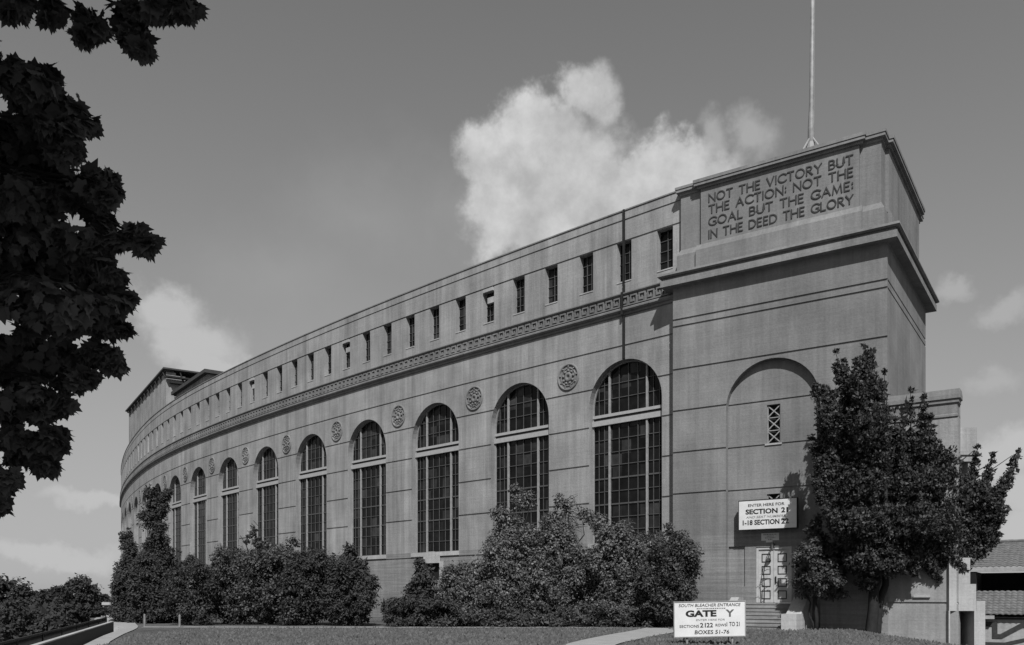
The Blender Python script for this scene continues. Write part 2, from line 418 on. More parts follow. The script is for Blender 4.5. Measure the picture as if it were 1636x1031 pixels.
# arched windows
def arched_window(c, detail):
    D = -0.52
    mb = MB()
    e = 1e-4; zs = [SILL] + [SPR + AR * math.sin(math.pi / 2 * k / 12) for k in range(13)]
    for a, b in zip(zs, zs[1:]):
        wa, wb = wf(a + e), wf(b - e) or 0.01
        mb.grid([[Wm(c - wa, D, a), Wm(c, D, a), Wm(c + wa, D, a)], [Wm(c - wb, D, b), Wm(c, D, b), Wm(c + wb, D, b)]])
    win = mb.build('arched_window', M['glass'], stad)
    def top(o): return SPR + math.sqrt(max(AR * AR - o * o, 0.0)) - 0.03
    mb = MB()                                            # perimeter frame and the two heavy mullions
    out = arch_outline(c, SILL, SPR, AR - 0.01); inn = arch_outline(c, SILL, SPR, AR - 0.08)
    mb.grid([[Wm(s, D + 0.02, z) for s, z in out], [Wm(s, D + 0.12, z) for s, z in out], [Wm(s, D + 0.12, z) for s, z in inn], [Wm(s, D + 0.02, z) for s, z in inn]])
    TZ0, TZ1 = 12.25, 12.93
    for o in (-1.36, 1.36):
        mb.box(Wm, c + o - 0.055, c + o + 0.055, D + 0.02, D + 0.15, SILL + 0.02, TZ0 - 0.002)
        mb.box(Wm, c + o - 0.055, c + o + 0.055, D + 0.02, D + 0.15, TZ1 + 0.002, top(1.44))
    mb.build('window_frame', M['steel'], win)
    mb = MB()
    mb.box(Wm, c - 2.62, c + 2.62, D + 0.02, D + 0.22, TZ0, TZ0 + 0.32, 3)
    mb.box(Wm, c - 2.62, c + 2.62, D + 0.02, D + 0.16, TZ0 + 0.50, TZ1, 3)
    mb.build('transom', M['whitebar'], win)
    mb = MB(); mb.box(Wm, c - 2.61, c + 2.61, D + 0.02, D + 0.1, TZ0 + 0.322, TZ0 + 0.498, 3)
    mb.build('transom_groove', M['darkstrip'], win)
    if detail:
        mb = MB(); t = 0.02
        for o in (-2.2, -1.78, -0.68, 0.0, 0.68, 1.78, 2.2):
            mb.box(Wm, c + o - t, c + o + t, D + 0.015, D + 0.06, SILL + 0.02, TZ0 - 0.002)
            mb.box(Wm, c + o - t, c + o + t, D + 0.015, D + 0.06, TZ1 + 0.002, top(o))
        hz = [SILL + 0.80 * k for k in range(1, 10) if SILL + 0.8 * k < TZ0 - 0.2] + [13.85, 14.75]
        for z in hz:
            w = (wf(z) or 0) - 0.14
            tt = 0.045 if abs(z - (SILL + 4.0)) < 0.1 or abs(z - (SILL + 2.4)) < 0.1 else t
            xs = [-w, -1.42, -1.30, 1.30, 1.42, w] if w > 1.5 else [-min(w, 1.30), min(w, 1.30)]
            for a, b in zip(xs[::2], xs[1::2]):
                mb.box(Wm, c + a, c + b, D + 0.012, D + 0.065, z - tt, z + tt)
        mb.build('glazing_bars', M['muntin'], win)
for i, c in enumerate(CEN): arched_window(c, i < 9)
for i, s in enumerate(smalls):
    mb = MB(); mb.face(*[Wm(s + a, -0.40, b) for a, b in ((-SH, SZ0), (SH, SZ0), (SH, SZ1), (-SH, SZ1))])
    w = mb.build('small_window', M['glass'], stad)
    if i < 26:
        mb = MB()
        for o in ((-0.18, 0.18) if i % 3 else (0.0,)): mb.box(Wm, s + o - 0.022, s + o + 0.022, -0.39, -0.33, SZ0 + 0.01, SZ1 - 0.01)
        for z in (SZ0 + 0.6, SZ0 + 1.2, SZ0 + 1.8): mb.box(Wm, s - SH + 0.01, s + SH - 0.01, -0.39, -0.345, z - 0.018, z + 0.018)
        mb.build('glazing_bars', M['muntin'], w)
    mb = MB(); mb.box(Wm, s - SH + 0.004, s + SH - 0.004, -0.395, 0.03, SZ0 - 0.06, SZ0 + 0.012, 1)
    mb.build('window_ledge', M['stone'], w)
    if i in (5, 11, 17):                                 # a light stained fitting in a few of them
        mb = MB(); mb.box(Wm, s - 0.4, s + 0.2, -0.30, -0.08, SZ0 + 1.35, SZ0 + 1.75)
        mb.box(Wm, s - 0.5, s + 0.45, -0.25, 0.12, SZ1 - 0.28, SZ1 - 0.06)
        mb.build('ventilator', M['stone'], w)
# thin dark strip standing in for the shadow in a recessed wall joint
for s in (C0 - 0.02,):
    mb = MB()
    for z0, z1, o in ((SZ1 + 0.1, 24.97, 0.06), (19.95, SZ0 - 0.2, 0.06), (SZ0 - 0.1, SZ1 + 0.1, 0.06), (15.98, 18.55, 0.06)):
        mb.box(Wm, s - 0.06, s + 0.06, 0.004, 0.11, z0 + 0.001, z1 - 0.001)
    mb.box(Wm, s - 0.055, s + 0.055, 0.18, 0.32, 18.58, 19.93)
    mb.build('joint_shade_strip', M['darkstrip'], stad)
# basement window with its pale stepped hood under the third arch
cb = C0 + BAY * 2
mb = MB(); mb.box(Wm, cb - 0.75, cb + 0.75, 0.004, 0.03, 2.9, 4.1)
bw = mb.build('basement_window', M['void'], stad)
mb = MB()
mb.box(Wm, cb - .8, cb + .75, 0.17, 0.45, 4.1, 4.6); mb.box(Wm, cb - 0.3, cb + 0.3, 0.2, 0.42, 4.602, 4.95)
mb.box(Wm, cb + 0.76, cb + 0.98, 0.004, 0.2, 2.6, 4.24); mb.box(Wm, cb - 0.98, cb - 0.76, 0.004, 0.2, 2.6, 4.24)
mb.build('hood', M['stone'], bw)

# ------------------------------------------------------------------ corner tower (s to the left along the front, d outward, right face with t to the rear)
P = Vector((18.52, 42.0, 0)); U = Vector((-0.829, 0.559, 0)); NF = Vector((-0.559, -0.829, 0))
T = frame(P, U, NF)                                      # front face: s 0..TW
Rm = frame(P, -NF, -U)                                   # right face: s 0..TD to the rear
Lm = frame(P + U * 11.32, -NF, U)
TW, TD = 11.32, 12.1
ac = 5.72; ASP = 11.82; ASILL = -1.0
AR = 2.5
awf = arch_half(ASILL, ASP, AR)
tj = JOINTS[:5]
mb = MB()
row_wall(mb, T, 0, TW, levels(5.05, 18.72, tj[1:] + [16.93, 17.32], arch_breaks(ASILL, ASP, AR), gd=0.06), [(ac, awf)], 3.0)
row_wall(mb, Rm, 0, TD, levels(5.05, 18.72, [16.93, 17.32], []), [], 3.0)
row_wall(mb, Lm, 0, TD, levels(5.05, 18.72, [16.93, 17.32], []), [], 3.0)
lw = [(ac, 2.08 / 2, 9.86, 11.93)]
win_w = rect_half(9.86, 11.93, 0.36); win2 = rect_half(6.45, 7.15, 0.36)
row_wall(mb, T, ac - AR, ac + AR, levels(5.05, 14.35, tj[1:4], [9.86, 11.93, 6.45, 7.15], gd=0.05), [(ac, lambda z: win_w(z) or win2(z))], 3.0, d_of=-0.36)
ol = [(s, z) for s, z in arch_outline(ac, 5.05, ASP, AR)]
reveal(mb, T, ol, 0.0, -0.37, close=False)
for z0, z1 in ((9.86, 11.93), (6.45, 7.15)): reveal(mb, T, [(ac - .36, z0), (ac - .36, z1), (ac + .36, z1), (ac + .36, z0)], -0.36, -0.62)
tower = mb.build('corner_tower', M['tower'], stad)
# lower storey of the tower: boarded concrete, two shallow blind panels, doorway recess
mb = MB()
DS0, DS1, DZ0, DZ1 = ac - 0.95, ac + 0.95, 1.33, 4.32
def dw(z): return 0.95 if z < DZ1 else None
def pw(z): return 0.46 if 2.2 < z < 4.4 else None
row_wall(mb, T, 0, ac - AR, levels(-6, 5.05, [], [0]), [], 3.0)
row_wall(mb, T, ac + AR, TW, levels(-6, 5.05, [], [0]), [], 3.0)
row_wall(mb, T, ac - AR, ac + AR, levels(-6, 5.05, [], [DZ1, 2.2, 4.4]), [(ac, dw), (ac + 2.02, pw)], 3.0, d_of=-0.36)
for q in (ac - AR, ac + AR): mb.face(T(q, 0, -6), T(q, 0, 5.05), T(q, -0.36, 5.05), T(q, -0.36, -6))
reveal(mb, T, [(DS0, -1), (DS0, DZ1), (DS1, DZ1), (DS1, -1)], -0.36, -0.54, False)
c2 = ac + 2.02
reveal(mb, T, [(c2 - .46, 2.2), (c2 - .46, 4.4), (c2 + .46, 4.4), (c2 + .46, 2.2)], -0.36, -0.46)
mb.face(*[T(a, -0.46, b) for a, b in ((c2 - .46, 2.2), (c2 + .46, 2.2), (c2 + .46, 4.4), (c2 - .46, 4.4))])
row_wall(mb, Rm, 0, TD, levels(-6, 5.05, [], [0]), [], 3.0)
row_wall(mb, Lm, 0, TD, levels(-6, 5.05, [], [0]), [], 3.0)
tbase = mb.build('tower_base', M['base'], stad)
def ring(mb, m0, m1, prof, i=0.0):
    """sweep a (projection, z) profile round the tower plan"""
    rows = []
    for p_, z in prof:
        a, b = m0, m1
        pts = [P + U * (TW - i + p_) + NF * (p_ - i), P + U * (i - p_) + NF * (p_ - i), P + U * (i - p_) - NF * (TD - i + p_), P + U * (TW - i + p_) - NF * (TD - i + p_)]
        rows.append([Vector((q.x, q.y, z)) for q in pts + pts[:1]])
    mb.grid(rows)
mb = MB()
ring(mb, 0, 0, [(0.0, 18.72), (0.0, 19.08), (0.05, 19.12), (0.54, 19.13), (0.54, 19.48), (0.44, 19.50), (0.44, 19.62), (0.58, 19.63), (0.68, 19.70), (0.66, 19.82), (-0.2, 19.88)])
mb.build('cornice', M['trim'], stad)
# attic: base, core with corner piers, projecting panels on the faces, cap and setback block
mb = MB()
ring(mb, 0, 0, [(0.0, 19.7), (0.0, 21.0), (-0.17, 21.34), (-0.17, 24.45)], 0.17)
def slab(mp, s0, s1, d1, z0, z1): mb.box(mp, s0, s1, -0.6, d1, z0, z1)
for mp, a0, a1, b0_, b1_ in ((T, 1.2, TW - 1.35, 1.35, TW - 1.6), (Rm, 1.25, TD - 1.2, 1.35, TD - 1.4)):
    slab(mp, a0, a1, 0.0, 19.78, 21.0)
    mb.face(mp(a0, 0, 21.001), mp(a1, 0, 21.001), mp(a1, -.156, 21.33), mp(a0, -.156, 21.33))
    for q in (a0, a1): mb.face(mp(q, 0, 21.001), mp(q, -.2, 21.001), mp(q, -.2, 21.33), mp(q, -.156, 21.33))
mb.box(T, 1.35, TW - 1.6, -0.6, -0.16, 21.005, 24.44); mb.box(Rm, 1.35, TD - 1.4, -0.6, -0.16, 21.005, 24.44)
att = mb.build('attic', M['tower'], stad)
mb = MB()
ring(mb, 0, 0, [(-0.02, 24.36), (0.07, 24.40), (0.07, 24.52), (0.22, 24.56), (0.22, 24.70), (0.26, 24.72), (0.26, 24.86), (-0.8, 24.93)], 0.34)
for mp, a0, a1 in ((T, 1.15, TW - 1.4), (Rm, 1.15, TD - 1.2)):
    mb.box(mp, a0, a1, -0.7, -0.06, 24.42, 24.555); mb.box(mp, a0 - .12, a1 + .12, -0.7, 0.09, 24.557, 24.71); mb.box(mp, a0 - .16, a1 + .16, -0.7, 0.13, 24.712, 24.885)
ring(mb, 0, 0, [(0.0, 24.8), (0.0, 25.24), (-0.10, 25.3), (-0.9, 25.33)], 1.0)
a = [P + U * q + NF * -e for q, e in ((1.9, 1.9), (TW - 1.9, 1.9), (TW - 1.9, TD - 1.9), (1.9, TD - 1.9))]
mb.face(*[Vector((q.x, q.y, 25.33)) for q in a])
mb.build('attic_cap', M['trim'], stad)
# inscription: strokes of roman capitals
G = {
 'A': (0.78, [[(0, 0), (.39, 1), (.78, 0)], [(.16, .36), (.62, .36)]]),
 'B': (0.56, [[(0, 0), (0, 1)], 'b1', 'b2']), 'C': (0.76, ['c']), 'D': (0.76, [[(0, 0), (0, 1)], 'd']),
 'E': (0.48, [[(.46, 0), (0, 0), (0, 1), (.46, 1)], [(0, .52), (.40, .52)]]),
 'G': (0.80, ['c', [(.76, .16), (.76, .46), (.52, .46)]]),
 'H': (0.70, [[(0, 0), (0, 1)], [(.7, 0), (.7, 1)], [(0, .52), (.7, .52)]]), 'I': (0.02, [[(0, 0), (0, 1)]]),
 'L': (0.46, [[(0, 1), (0, 0), (.46, 0)]]), 'M': (0.86, [[(0, 0), (.1, 1), (.43, .1), (.76, 1), (.86, 0)]]),
 'N': (0.74, [[(0, 0), (0, 1), (.74, 0), (.74, 1)]]), 'O': (0.90, ['o']),
 'R': (0.60, [[(0, 0), (0, 1)], 'b1', [(.2, .5), (.6, 0)]]), 'T': (0.66, [[(0, 1), (.66, 1)], [(.33, 0), (.33, 1)]]),
 'U': (0.68, ['u']), 'V': (0.74, [[(0, 1), (.37, 0), (.74, 1)]]), 'Y': (0.70, [[(0, 1), (.35, .5), (.70, 1)], [(.35, .5), (.35, 0)]]),
 ':': (0.06, [[(.03, .18), (.03, .28)], [(.03, .66), (.03, .76)]]), ' ': (0.34, [])}
def arcp(cx, cz, rx, rz, a0, a1, n=14): return [(cx + rx * math.cos(R(a0 + (a1 - a0) * k / n)), cz + rz * math.sin(R(a0 + (a1 - a0) * k / n))) for k in range(n + 1)]
ARC = {'b1': [(0, 1)] + arcp(.28, .765, .24, .235, 90, -90) + [(0, .53)], 'b2': [(0, .53)] + arcp(.29, .265, .27, .265, 90, -90) + [(0, 0)],
       'c': arcp(.5, .5, .5, .5, 42, 318, 20), 'd': [(0, 1)] + arcp(.26, .5, .5, .5, 90, -90, 16) + [(0, 0)],
       'o': arcp(.45, .5, .45, .5, 0, 360, 26), 'u': [(0, 1), (0, .34)] + arcp(.34, .34, .34, .34, 180, 360) + [(.68, .34), (.68, 1)]}
def stroke(mb, mp, pts, hw, d0, d1):
    n = len(pts); closed = pts[0] == pts[-1] or (abs(pts[0][0] - pts[-1][0]) < 1e-6 and abs(pts[0][1] - pts[-1][1]) < 1e-6)
    L, Rr = [], []
    for k in range(n):
        p = Vector(pts[k]); a = Vector(pts[k - 1]) if k else (Vector(pts[-2]) if closed else None); b = Vector(pts[k + 1]) if k < n - 1 else (Vector(pts[1]) if closed else None)
        t1 = (p - a).normalized() if a is not None else (b - p).normalized(); t2 = (b - p).normalized() if b is not None else t1
        m = (t1 + t2); m = m.normalized() if m.length > 1e-3 else t1
        nn = Vector((-m.y, m.x)); sc_ = hw / max(0.45, nn.dot(Vector((-t1.y, t1.x))))
        L.append(p + nn * sc_); Rr.append(p - nn * sc_)
    if not closed:
        t = (Vector(pts[0]) - Vector(pts[1])).normalized() * hw * .9; L[0] += t; Rr[0] += t
        t = (Vector(pts[-1]) - Vector(pts[-2])).normalized() * hw * .9; L[-1] += t; Rr[-1] += t
    rows = [[mp(q.x, d, q.y) for q in side] for side, d in ((L, d0), (L, d1), (Rr, d1), (Rr, d0))]
    mb.grid(rows)
    if not closed:
        for e in (0, -1): mb.face(rows[0][e], rows[1][e], rows[2][e], rows[3][e])
LH = 0.43
def inscription(line, z, sl, sr):
    gap = 0.25; wid = lambda w: sum(G[c][0] for c in w) + gap * (len(w) - 1)
    words = line.split(' '); sp = 0.82; tot = sum(wid(w) for w in words) + sp * (len(words) - 1)
    k = (sl - sr) / tot / LH; x = 0; j = 0
    for w in words:
        mb = MB()
        for ch in w:
            for q in G[ch][1]:
                pts = ARC[q] if isinstance(q, str) else q
                pts = [(a * LH * k * 1.0, b * LH) for a, b in pts]
                stroke(mb, lambda s, d, zz, ox=x: T(sl - ox * LH * k - s, d, z + zz), pts, 0.031, -0.158, -0.125 + 0.003 * (j % 4)); j += 1
            x += G[ch][0] + gap
        x += sp - gap
        mb.build('inscription_word', M['letter'], att)
for line, z in (('NOT THE VICTORY BUT', 23.57), ('THE ACTION: NOT THE', 22.93), ('GOAL BUT THE GAME:', 22.25), ('IN THE DEED THE GLORY', 21.55)):
    inscription(line, z, 9.24, 1.65)
# lattice windows of the tower
for z0, z1, nx in ((9.86, 11.93, 3), (6.45, 7.15, 1)):
    mb = MB(); mb.face(*[T(a, -0.60, b) for a, b in ((ac - .36, z0), (ac + .36, z0), (ac + .36, z1), (ac - .36, z1))])
    lwn = mb.build('lattice_window', M['void'], stad)
    mb = MB(); h = (z1 - z0) / nx
    for k in range(nx):
        za = z0 + h * k
        stroke(mb, T, [(ac - .34, za + .03), (ac + .34, za + h - .03)], 0.026, -0.50, -0.44)
        stroke(mb, T, [(ac - .34, za + h - .03), (ac + .34, za + .03)], 0.026, -0.502, -0.438)
        if k: mb.box(T, ac - .35, ac + .35, -0.504, -0.436, za - 0.02, za + 0.02)
    for q in (-.355, .305): mb.box(T, ac + q, ac + q + 0.05, -0.505, -0.435, z0 + .01, z1 - .01)
    mb.build('lattice', M['steel'], lwn)
    mb = MB(); mb.box(T, ac - .45, ac + .45, -0.356, -0.30, z0 - 0.1, z0 - 0.005); mb.build('window_ledge', M['stone'], lwn)
# double door with square panels
TR = frame(P, -U, NF)                                    # s to the right: -s of T
mb = MB(); mb.box(T, DS0 + .004, DS1 - .004, -0.53, -0.47, DZ0, DZ1 - .004)
doorw = mb.build('double_door', M['door'], stad)
mb = MB()
for q in (DS0 + .005, DS1 - .125): mb.box(T, q, q + .12, -0.468, -0.40, DZ0, DZ1 - .13)
mb.box(T, DS0 + .005, DS1 - .005, -0.468, -0.40, DZ1 - .129, DZ1 - .005)
mb.box(T, ac - .025, ac + .025, -0.468, -0.44, DZ0 + .02, DZ1 - .14)
mb.build('door_frame', M['door'], doorw)
for side in (-1, 1):
    for k in range(4):
        c, z = ac + side * 0.43, DZ0 + 0.42 + k * 0.66
        mb = MB()
        for a, b, z0, z1 in ((-.24, .24, -.23, -.185), (-.24, .24, .185, .23), (-.24, -.195, -.185, .185), (.195, .24, -.185, .185)):
            mb.box(T, c + a, c + b, -0.468, -0.452, z + z0, z + z1)
        mb.build('panel_moulding', M['darkstrip'], doorw)
mb = MB(); mb.box(T, ac - .12, ac - .06, -0.467, -0.39, DZ0 + 1.05, DZ0 + 1.4); mb.build('handle', M['iron'], doorw)
# small lamp bracket over the door, entrance steps
lamp = thing('entrance_lamp', 'small dark bracket lamp above the double door of the tower', 'lamp', tuple(T(ac - 0.05, -0.36, 4.5)))
mb = MB(); mb.tube([T(ac - .05, -.35, 4.42), T(ac - .05, -.1, 4.55), T(ac - .05, 0.08, 4.42)], [.03, .03, .03], 6); mb.build('bracket', M['iron'], lamp)
mb = MB(); mb.tube([T(ac - .05, 0.08, 4.42), T(ac - .05, .08, 4.2)], [.05, .15], 10); mb.build('lamp_shade', M['iron'], lamp)
steps = thing('entrance_steps', 'concrete stair of seven steps below the double door of the tower', 'steps', tuple(T(ac, 0.3, 0)))
NS = 7; TRD = 0.32; RIS = 1.30 / NS
for k in range(NS):
    mb = MB(); top_ = 1.30 - RIS * k
    mb.box(T, ac - 1.35, ac + 1.5, (-0.35 if k == 0 else 0.3 + TRD * (k - 1) + .002), 0.3 + TRD * k, -0.3, top_ - .06)
    mb.box(T, ac - 1.35, ac + 1.5, (-0.35 if k == 0 else 0.3 + TRD * (k - 1) + .004), 0.3 + TRD * k + .035, top_ - .058, top_)
    mb.build('step', M['base'], steps)
def cheek(name, s0, s1):
    mb = MB(); D_ = 0.3 + TRD * NS
    pr = [(0.02, -0.3), (0.02, 1.62), (0.7, 1.62), (D_ - 0.5, 0.80), (D_ + 0.35, 0.80), (D_ + 0.35, -0.3)]
    mb.grid([[T(q, d, z) for d, z in pr + pr[:1]] for q in (s0, s1)])
    for q in (s0, s1): mb.face(*[T(q, d, z) for d, z in pr])
    return mb.build(name, M['stone'], steps)
cheek('cheek_wall', ac - 2.1, ac - 1.36); cheek('cheek_wall', ac + 1.51, ac + 1.95)

# signs
def sign_board(t, mp, w, h, lines, rim, thick=0.06, frame_mat='steel'):
    """mp: s to the right from the left edge, z up from the lower edge, d out of the board"""
    mb = MB(); mb.box(mp, 0.03, w - 0.03, 0, thick, 0.03, h - 0.03); b = mb.build('board', M['white'], t)
    mb = MB()
    for a, c, z0, z1 in ((0, w, 0, .03), (0, w, h - .03, h), (0, .03, .031, h - .031), (w - .03, w, .031, h - .031)):
        mb.box(mp, a, c, -0.005, thick + 0.02, z0, z1)
    mb.build('sign_frame', M[rim], t)
    for body, s0, z, ww, hh, mat, bold, shear in lines:
        text_part('text_line', body, mp, s0 * w, z * h, ww * w, hh * h, M[mat], b, bold, shear, thick + 0.001, 0.006)
    return b
ws = thing('wall_sign', 'white section sign in black capitals hung on the tower wall above the double door', 'sign', tuple(T(5.9, 0.05, 5.2)))
o_ = T(7.42, 0.05, 5.22)
sign_board(ws, frame(o_, -U, NF), 3.12, 1.6, [
    ('ENTER HERE FOR', .17, .77, .62, .095, 'black', .012, 0), ('SECTION', .125, .52, .55, .17, 'black', .035, 0), ('21', .735, .53, .11, .17, 'black', .035, 0),
    ('AND SEAT NUMBERS', .13, .385, .68, .075, 'faint', .004, .3), ('1-18 SECTION', .075, .16, .63, .17, 'black', .03, 0), ('22', .735, .16, .13, .17, 'black', .035, 0)], 'iron', 0.22)
nt = thing('door_notice', 'small white notice with faint writing between the section sign and the double door', 'notice', tuple(T(6.0, -0.35, 4.7)))
o_ = T(6.37, -0.355, 4.56)
mb = MB(); mp = frame(o_, -U, NF); mb.box(mp, 0, .95, 0, .025, 0.1, .5); mb.box(mp, .25, .6, .0, .024, 0, .098); nb = mb.build('board', M['white'], nt)
mb = MB()
for q, a, b in ((.42, .12, .8), (.33, .3, .66), (.24, .2, .75), (.16, .36, .6)):
    x = a
    while x < b:
        w_ = random.uniform(.04, .1); mb.box(mp, x, min(x + w_, b), .026, .03, q - .02, q + .02); x += w_ + .03
mb.build('faint_writing', M['faint'], nb)
gs = thing('gate_sign', 'white freestanding gate sign on two short posts standing on the lawn', 'sign', tuple(on_ground(1132, 1029)))
Zs = 29.6; o_ = at(1076, 1019, Zs); tilt = R(1.1)
ri = Vector((math.cos(tilt), 0.0, math.sin(tilt))); upv = Vector((-math.sin(tilt) * .3, 0, 1)).normalized()
mp = frame(o_, ri, (0, -1, 0), upv); gw, gh_ = 115 / F * Zs, 57.5 / F * Zs
sign_board(gs, mp, gw, gh_, [
    ('SOUTH BLEACHER ENTRANCE', .07, .845, .86, .085, 'black', .006, .18),
    ('GATE', .165, .565, .43, .185, 'black', .045, 0), ('Y', .72, .555, .12, .2, 'red', .03, 0),
    ('ENTER HERE FOR', .31, .455, .40, .05, 'faint', .0, .1), ('SECTIONS', .08, .27, .27, .075, 'black', .006, 0), ('21', .365, .27, .08, .125, 'black', .02, 0), ('22', .455, .27, .09, .125, 'black', .02, 0),
    ('ROWS', .58, .29, .15, .075, 'black', .006, 0), ('1 TO 21', .735, .29, .18, .12, 'black', .012, 0), ('BOXES 51-76', .29, .085, .48, .11, 'black', .012, .08)], 'steel', 0.05)
mb = MB(); x = .32
while x < .71:                                           # a thin line of writing too small to read
    w_ = random.uniform(.012, .03); mb.box(mp, x * gw, (x + w_) * gw, .0605, .066, .79 * gh_, .806 * gh_); x += w_ + .008
mb.build('faint_writing', M['faint'], gs)
for q in (0.19, 0.82):
    mb = MB(); b = o_ + ri * q * gw; mb.tube([(b.x, b.y + .03, 0.25), (b.x, b.y + .03, -.3)], [.035, .035], 6); mb.build('post', M['steel'], gs)
    mb = MB(); mb.tube([(b.x, b.y + .04, .95), (b.x, b.y + .75, -.1)], [.025, .025], 6); mb.build('brace', M['steel'], gs)

# flagpole on the tower roof
fp = P + U * 4.35 - NF * 2.6
pole = thing('flagpole', 'tall pale flagpole with a splayed braced foot on the roof of the corner tower', 'flagpole', (fp.x, fp.y, 25.32))
mb = MB(); mb.tube([(fp.x, fp.y, 25.32), (fp.x, fp.y, 27.3), (fp.x + .02, fp.y, 28.6), (fp.x + .2, fp.y, 46)], [.2, .17, .12, .07], 10); mb.build('pole', M['pole'], pole, True)
mb = MB()
for g in range(4):
    a = math.pi / 2 * g + .5; mb.tube([(fp.x + 1.0 * math.cos(a), fp.y + 1.0 * math.sin(a), 25.34), (fp.x + .12 * math.cos(a), fp.y + .12 * math.sin(a), 26.7)], [.06, .05], 6)
mb.build('pole_stays', M['steel'], pole)
mb = MB(); mb.tube([(fp.x, fp.y, 25.34), (fp.x, fp.y, 26.5)], [.42, .2], 8); mb.build('pole_foot', M['stone'], pole)
mb = MB(); mb.tube([(fp.x + .12, fp.y - .1, 26.8), (fp.x + .17, fp.y - .08, 34), (fp.x + .22, fp.y - .05, 45.5)], [.012] * 3, 4); mb.build('halyard', M['steel'], pole)

# ------------------------------------------------------------------ lower blocks right of the tower
wing = thing('stair_block', 'low concrete block with a moulded cornice built against the right side of the corner tower', 'building', tuple(T(-1.6, 0, -3.5)))
mb = MB(); A0, A1, AT = -3.12, -0.003, 11.5
row_wall(mb, T, A0, A1, levels(-6, 10.2, [1.35], []), [(-1.55, rect_half(1.75, 3.0, .33))], 3.0, d_of=-0.06)
reveal(mb, T, [(-1.88, 1.75), (-1.88, 3.0), (-1.22, 3.0), (-1.22, 1.75)], -0.06, -0.3)
RB = frame(T(A0, 0, 0), -NF, -U)
mb.face(RB(0.06, 0, -6), RB(.8, 0, -6), RB(.8, 0, 10.2), RB(.06, 0, 10.2)); mb.face(T(A0, -.8, -6), T(A1, -.8, -6), T(A1, -.8, 11.2), T(A0, -.8, 11.2))
mb.build('wall', M['wall'], wing)
mb = MB(); mb.box(T, -1.92, -1.18, -0.056, .04, 1.62, 1.745); mb.face(*[T(a, -0.29, b) for a, b in ((-1.88, 1.75), (-1.22, 1.75), (-1.22, 3.0), (-1.88, 3.0))]); mb.build('small_window', M['stone'], wing)
mb = MB()
pr = [(-0.06, 10.15), (0.0, 10.22), (0.0, 10.32), (-0.05, 10.36), (-0.05, 10.82), (0.03, 10.88), (0.03, 11.02), (0.10, 11.06), (0.10, 11.24), (0.07, 11.5), (-.8, 11.5)]
mb.grid([[T(A1, d, z) for d, z in pr], [T(A0 - d, d, z) for d, z in pr], [T(A0 - d, -.8, z) for d, z in pr]])
mb.face(T(A1, -.06, 10.2), T(A0, -.06, 10.2), T(A0, -.8, 10.2), T(A1, -.8, 10.2))
mb.build('cornice', M['trim'], wing)
gw_ = thing('gateway', 'tall concrete gateway with a broad lintel beyond the low block', 'gateway', (26.0, 50.5, -3.5))
mb = MB(); mb.box(WX, 23.5, 27.42, -51.6, -50.2, 9.62, 11.62); mb.box(WX, 23.5, 27.5, -51.65, -50.1, 10.0, 10.22); mb.build('lintel', M['wall'], gw_)
mb = MB(); mb.box(WX, 26.95, 27.42, -51.5, -50.3, -6, 9.6); mb.build('pier', M['wall'], gw_)
por = thing('porch', 'pale stepped concrete porch over a dark passage beside the tower', 'porch', (22.0, 40.4, -3.5))
mb = MB()
x0, x1, x2 = 20.72, 21.72, 22.0
yy = 40.35
mb.box(WX, x0, x1, -(yy + 3), -yy, 2.26, 3.5); mb.box(WX, x0, x2, -(yy + 3), -yy, 0.98, 2.258)
mb.box(WX, x0 - .02, x0 + .05, -(yy + 3), -yy, -6, .979); mb.box(WX, x2 - .1, x2 + .42, -(yy + 3), -yy + .02, -6, .978); mb.box(WX, x2 + .001, x2 + .42, -(yy + 3), -yy + .02, .979, 1.45)
mb.box(WX, x0 + .06, x2 - .11, -(yy + 3.1), -(yy + 2.2), -6, .977)
mb.build('wall', M['stone'], por)
# tiled building at the far right
tb = thing('ticket_building', 'low tile roofed building with an open gallery and dark zigzag bands on its wall', 'building', (24.9, 45.0, -3.5))
Bm = frame((24.35, 45.8, 0), -U, NF)                     # s to the right along its front
BL = 16.0
def tiles(s0, s1, dlo, zlo, dhi, zhi, courses, cut=0.0):
    mb = MB(); per = 0.27; n = int((s1 - s0) / per) * 6
    for k in range(courses):
        f0, f1 = k / courses, (k + 1) / courses
        rows = []
        for f, lift in ((f0, .055), (f1 + .01, .0)):
            d = dlo + (dhi - dlo) * f; z = zlo + (zhi - zlo) * f; st = s0 + cut * f
            rows.append([Bm(st + (s1 - st) * j / n, d, z + lift + .045 * abs(math.sin(math.pi * (st + (s1 - st) * j / n) / per))) for j in range(n + 1)])
        rows.insert(0, [p - Vector((0, 0, .06)) for p in rows[0]])
        mb.grid(rows)
    return mb
tiles(0, BL, 0.1, 3.2, -3.4, 4.65, 13, 1.3).build('gallery_roof', M['tile'], tb)
mb = MB(); mb.box(Bm, 0, BL, -.2, .1, 2.98, 3.2); mb.build('eave_board', M['stone'], tb)
mb = MB()
for k in range(24): mb.tube([Bm(1.4 + k * .62, -3.4, 4.72), Bm(1.4 + k * .62 + .66, -3.4, 4.75)], [.11, .1], 6)
mb.build('ridge_tiles', M['tile'], tb)
mb = MB(); mb.box(Bm, 0.0, 0.55, -3, .05, 1.9, 2.975); mb.box(Bm, .55, BL, -3.2, -3.0, -6, 2.975); mb.box(Bm, 0, BL, -3.0, -2.9, 1.6, 2.2); g_ = mb.build('gallery_wall', M['void'], tb)
mb = MB(); mb.box(Bm, -.25, 0.0, -3.0, .0, -6, 3.6); mb.face(Bm(-.1, .0, 3.2), Bm(-.1, -3.4, 3.2), Bm(-.1, -3.4, 4.6)); mb.build('end_wall', M['stone'], tb)
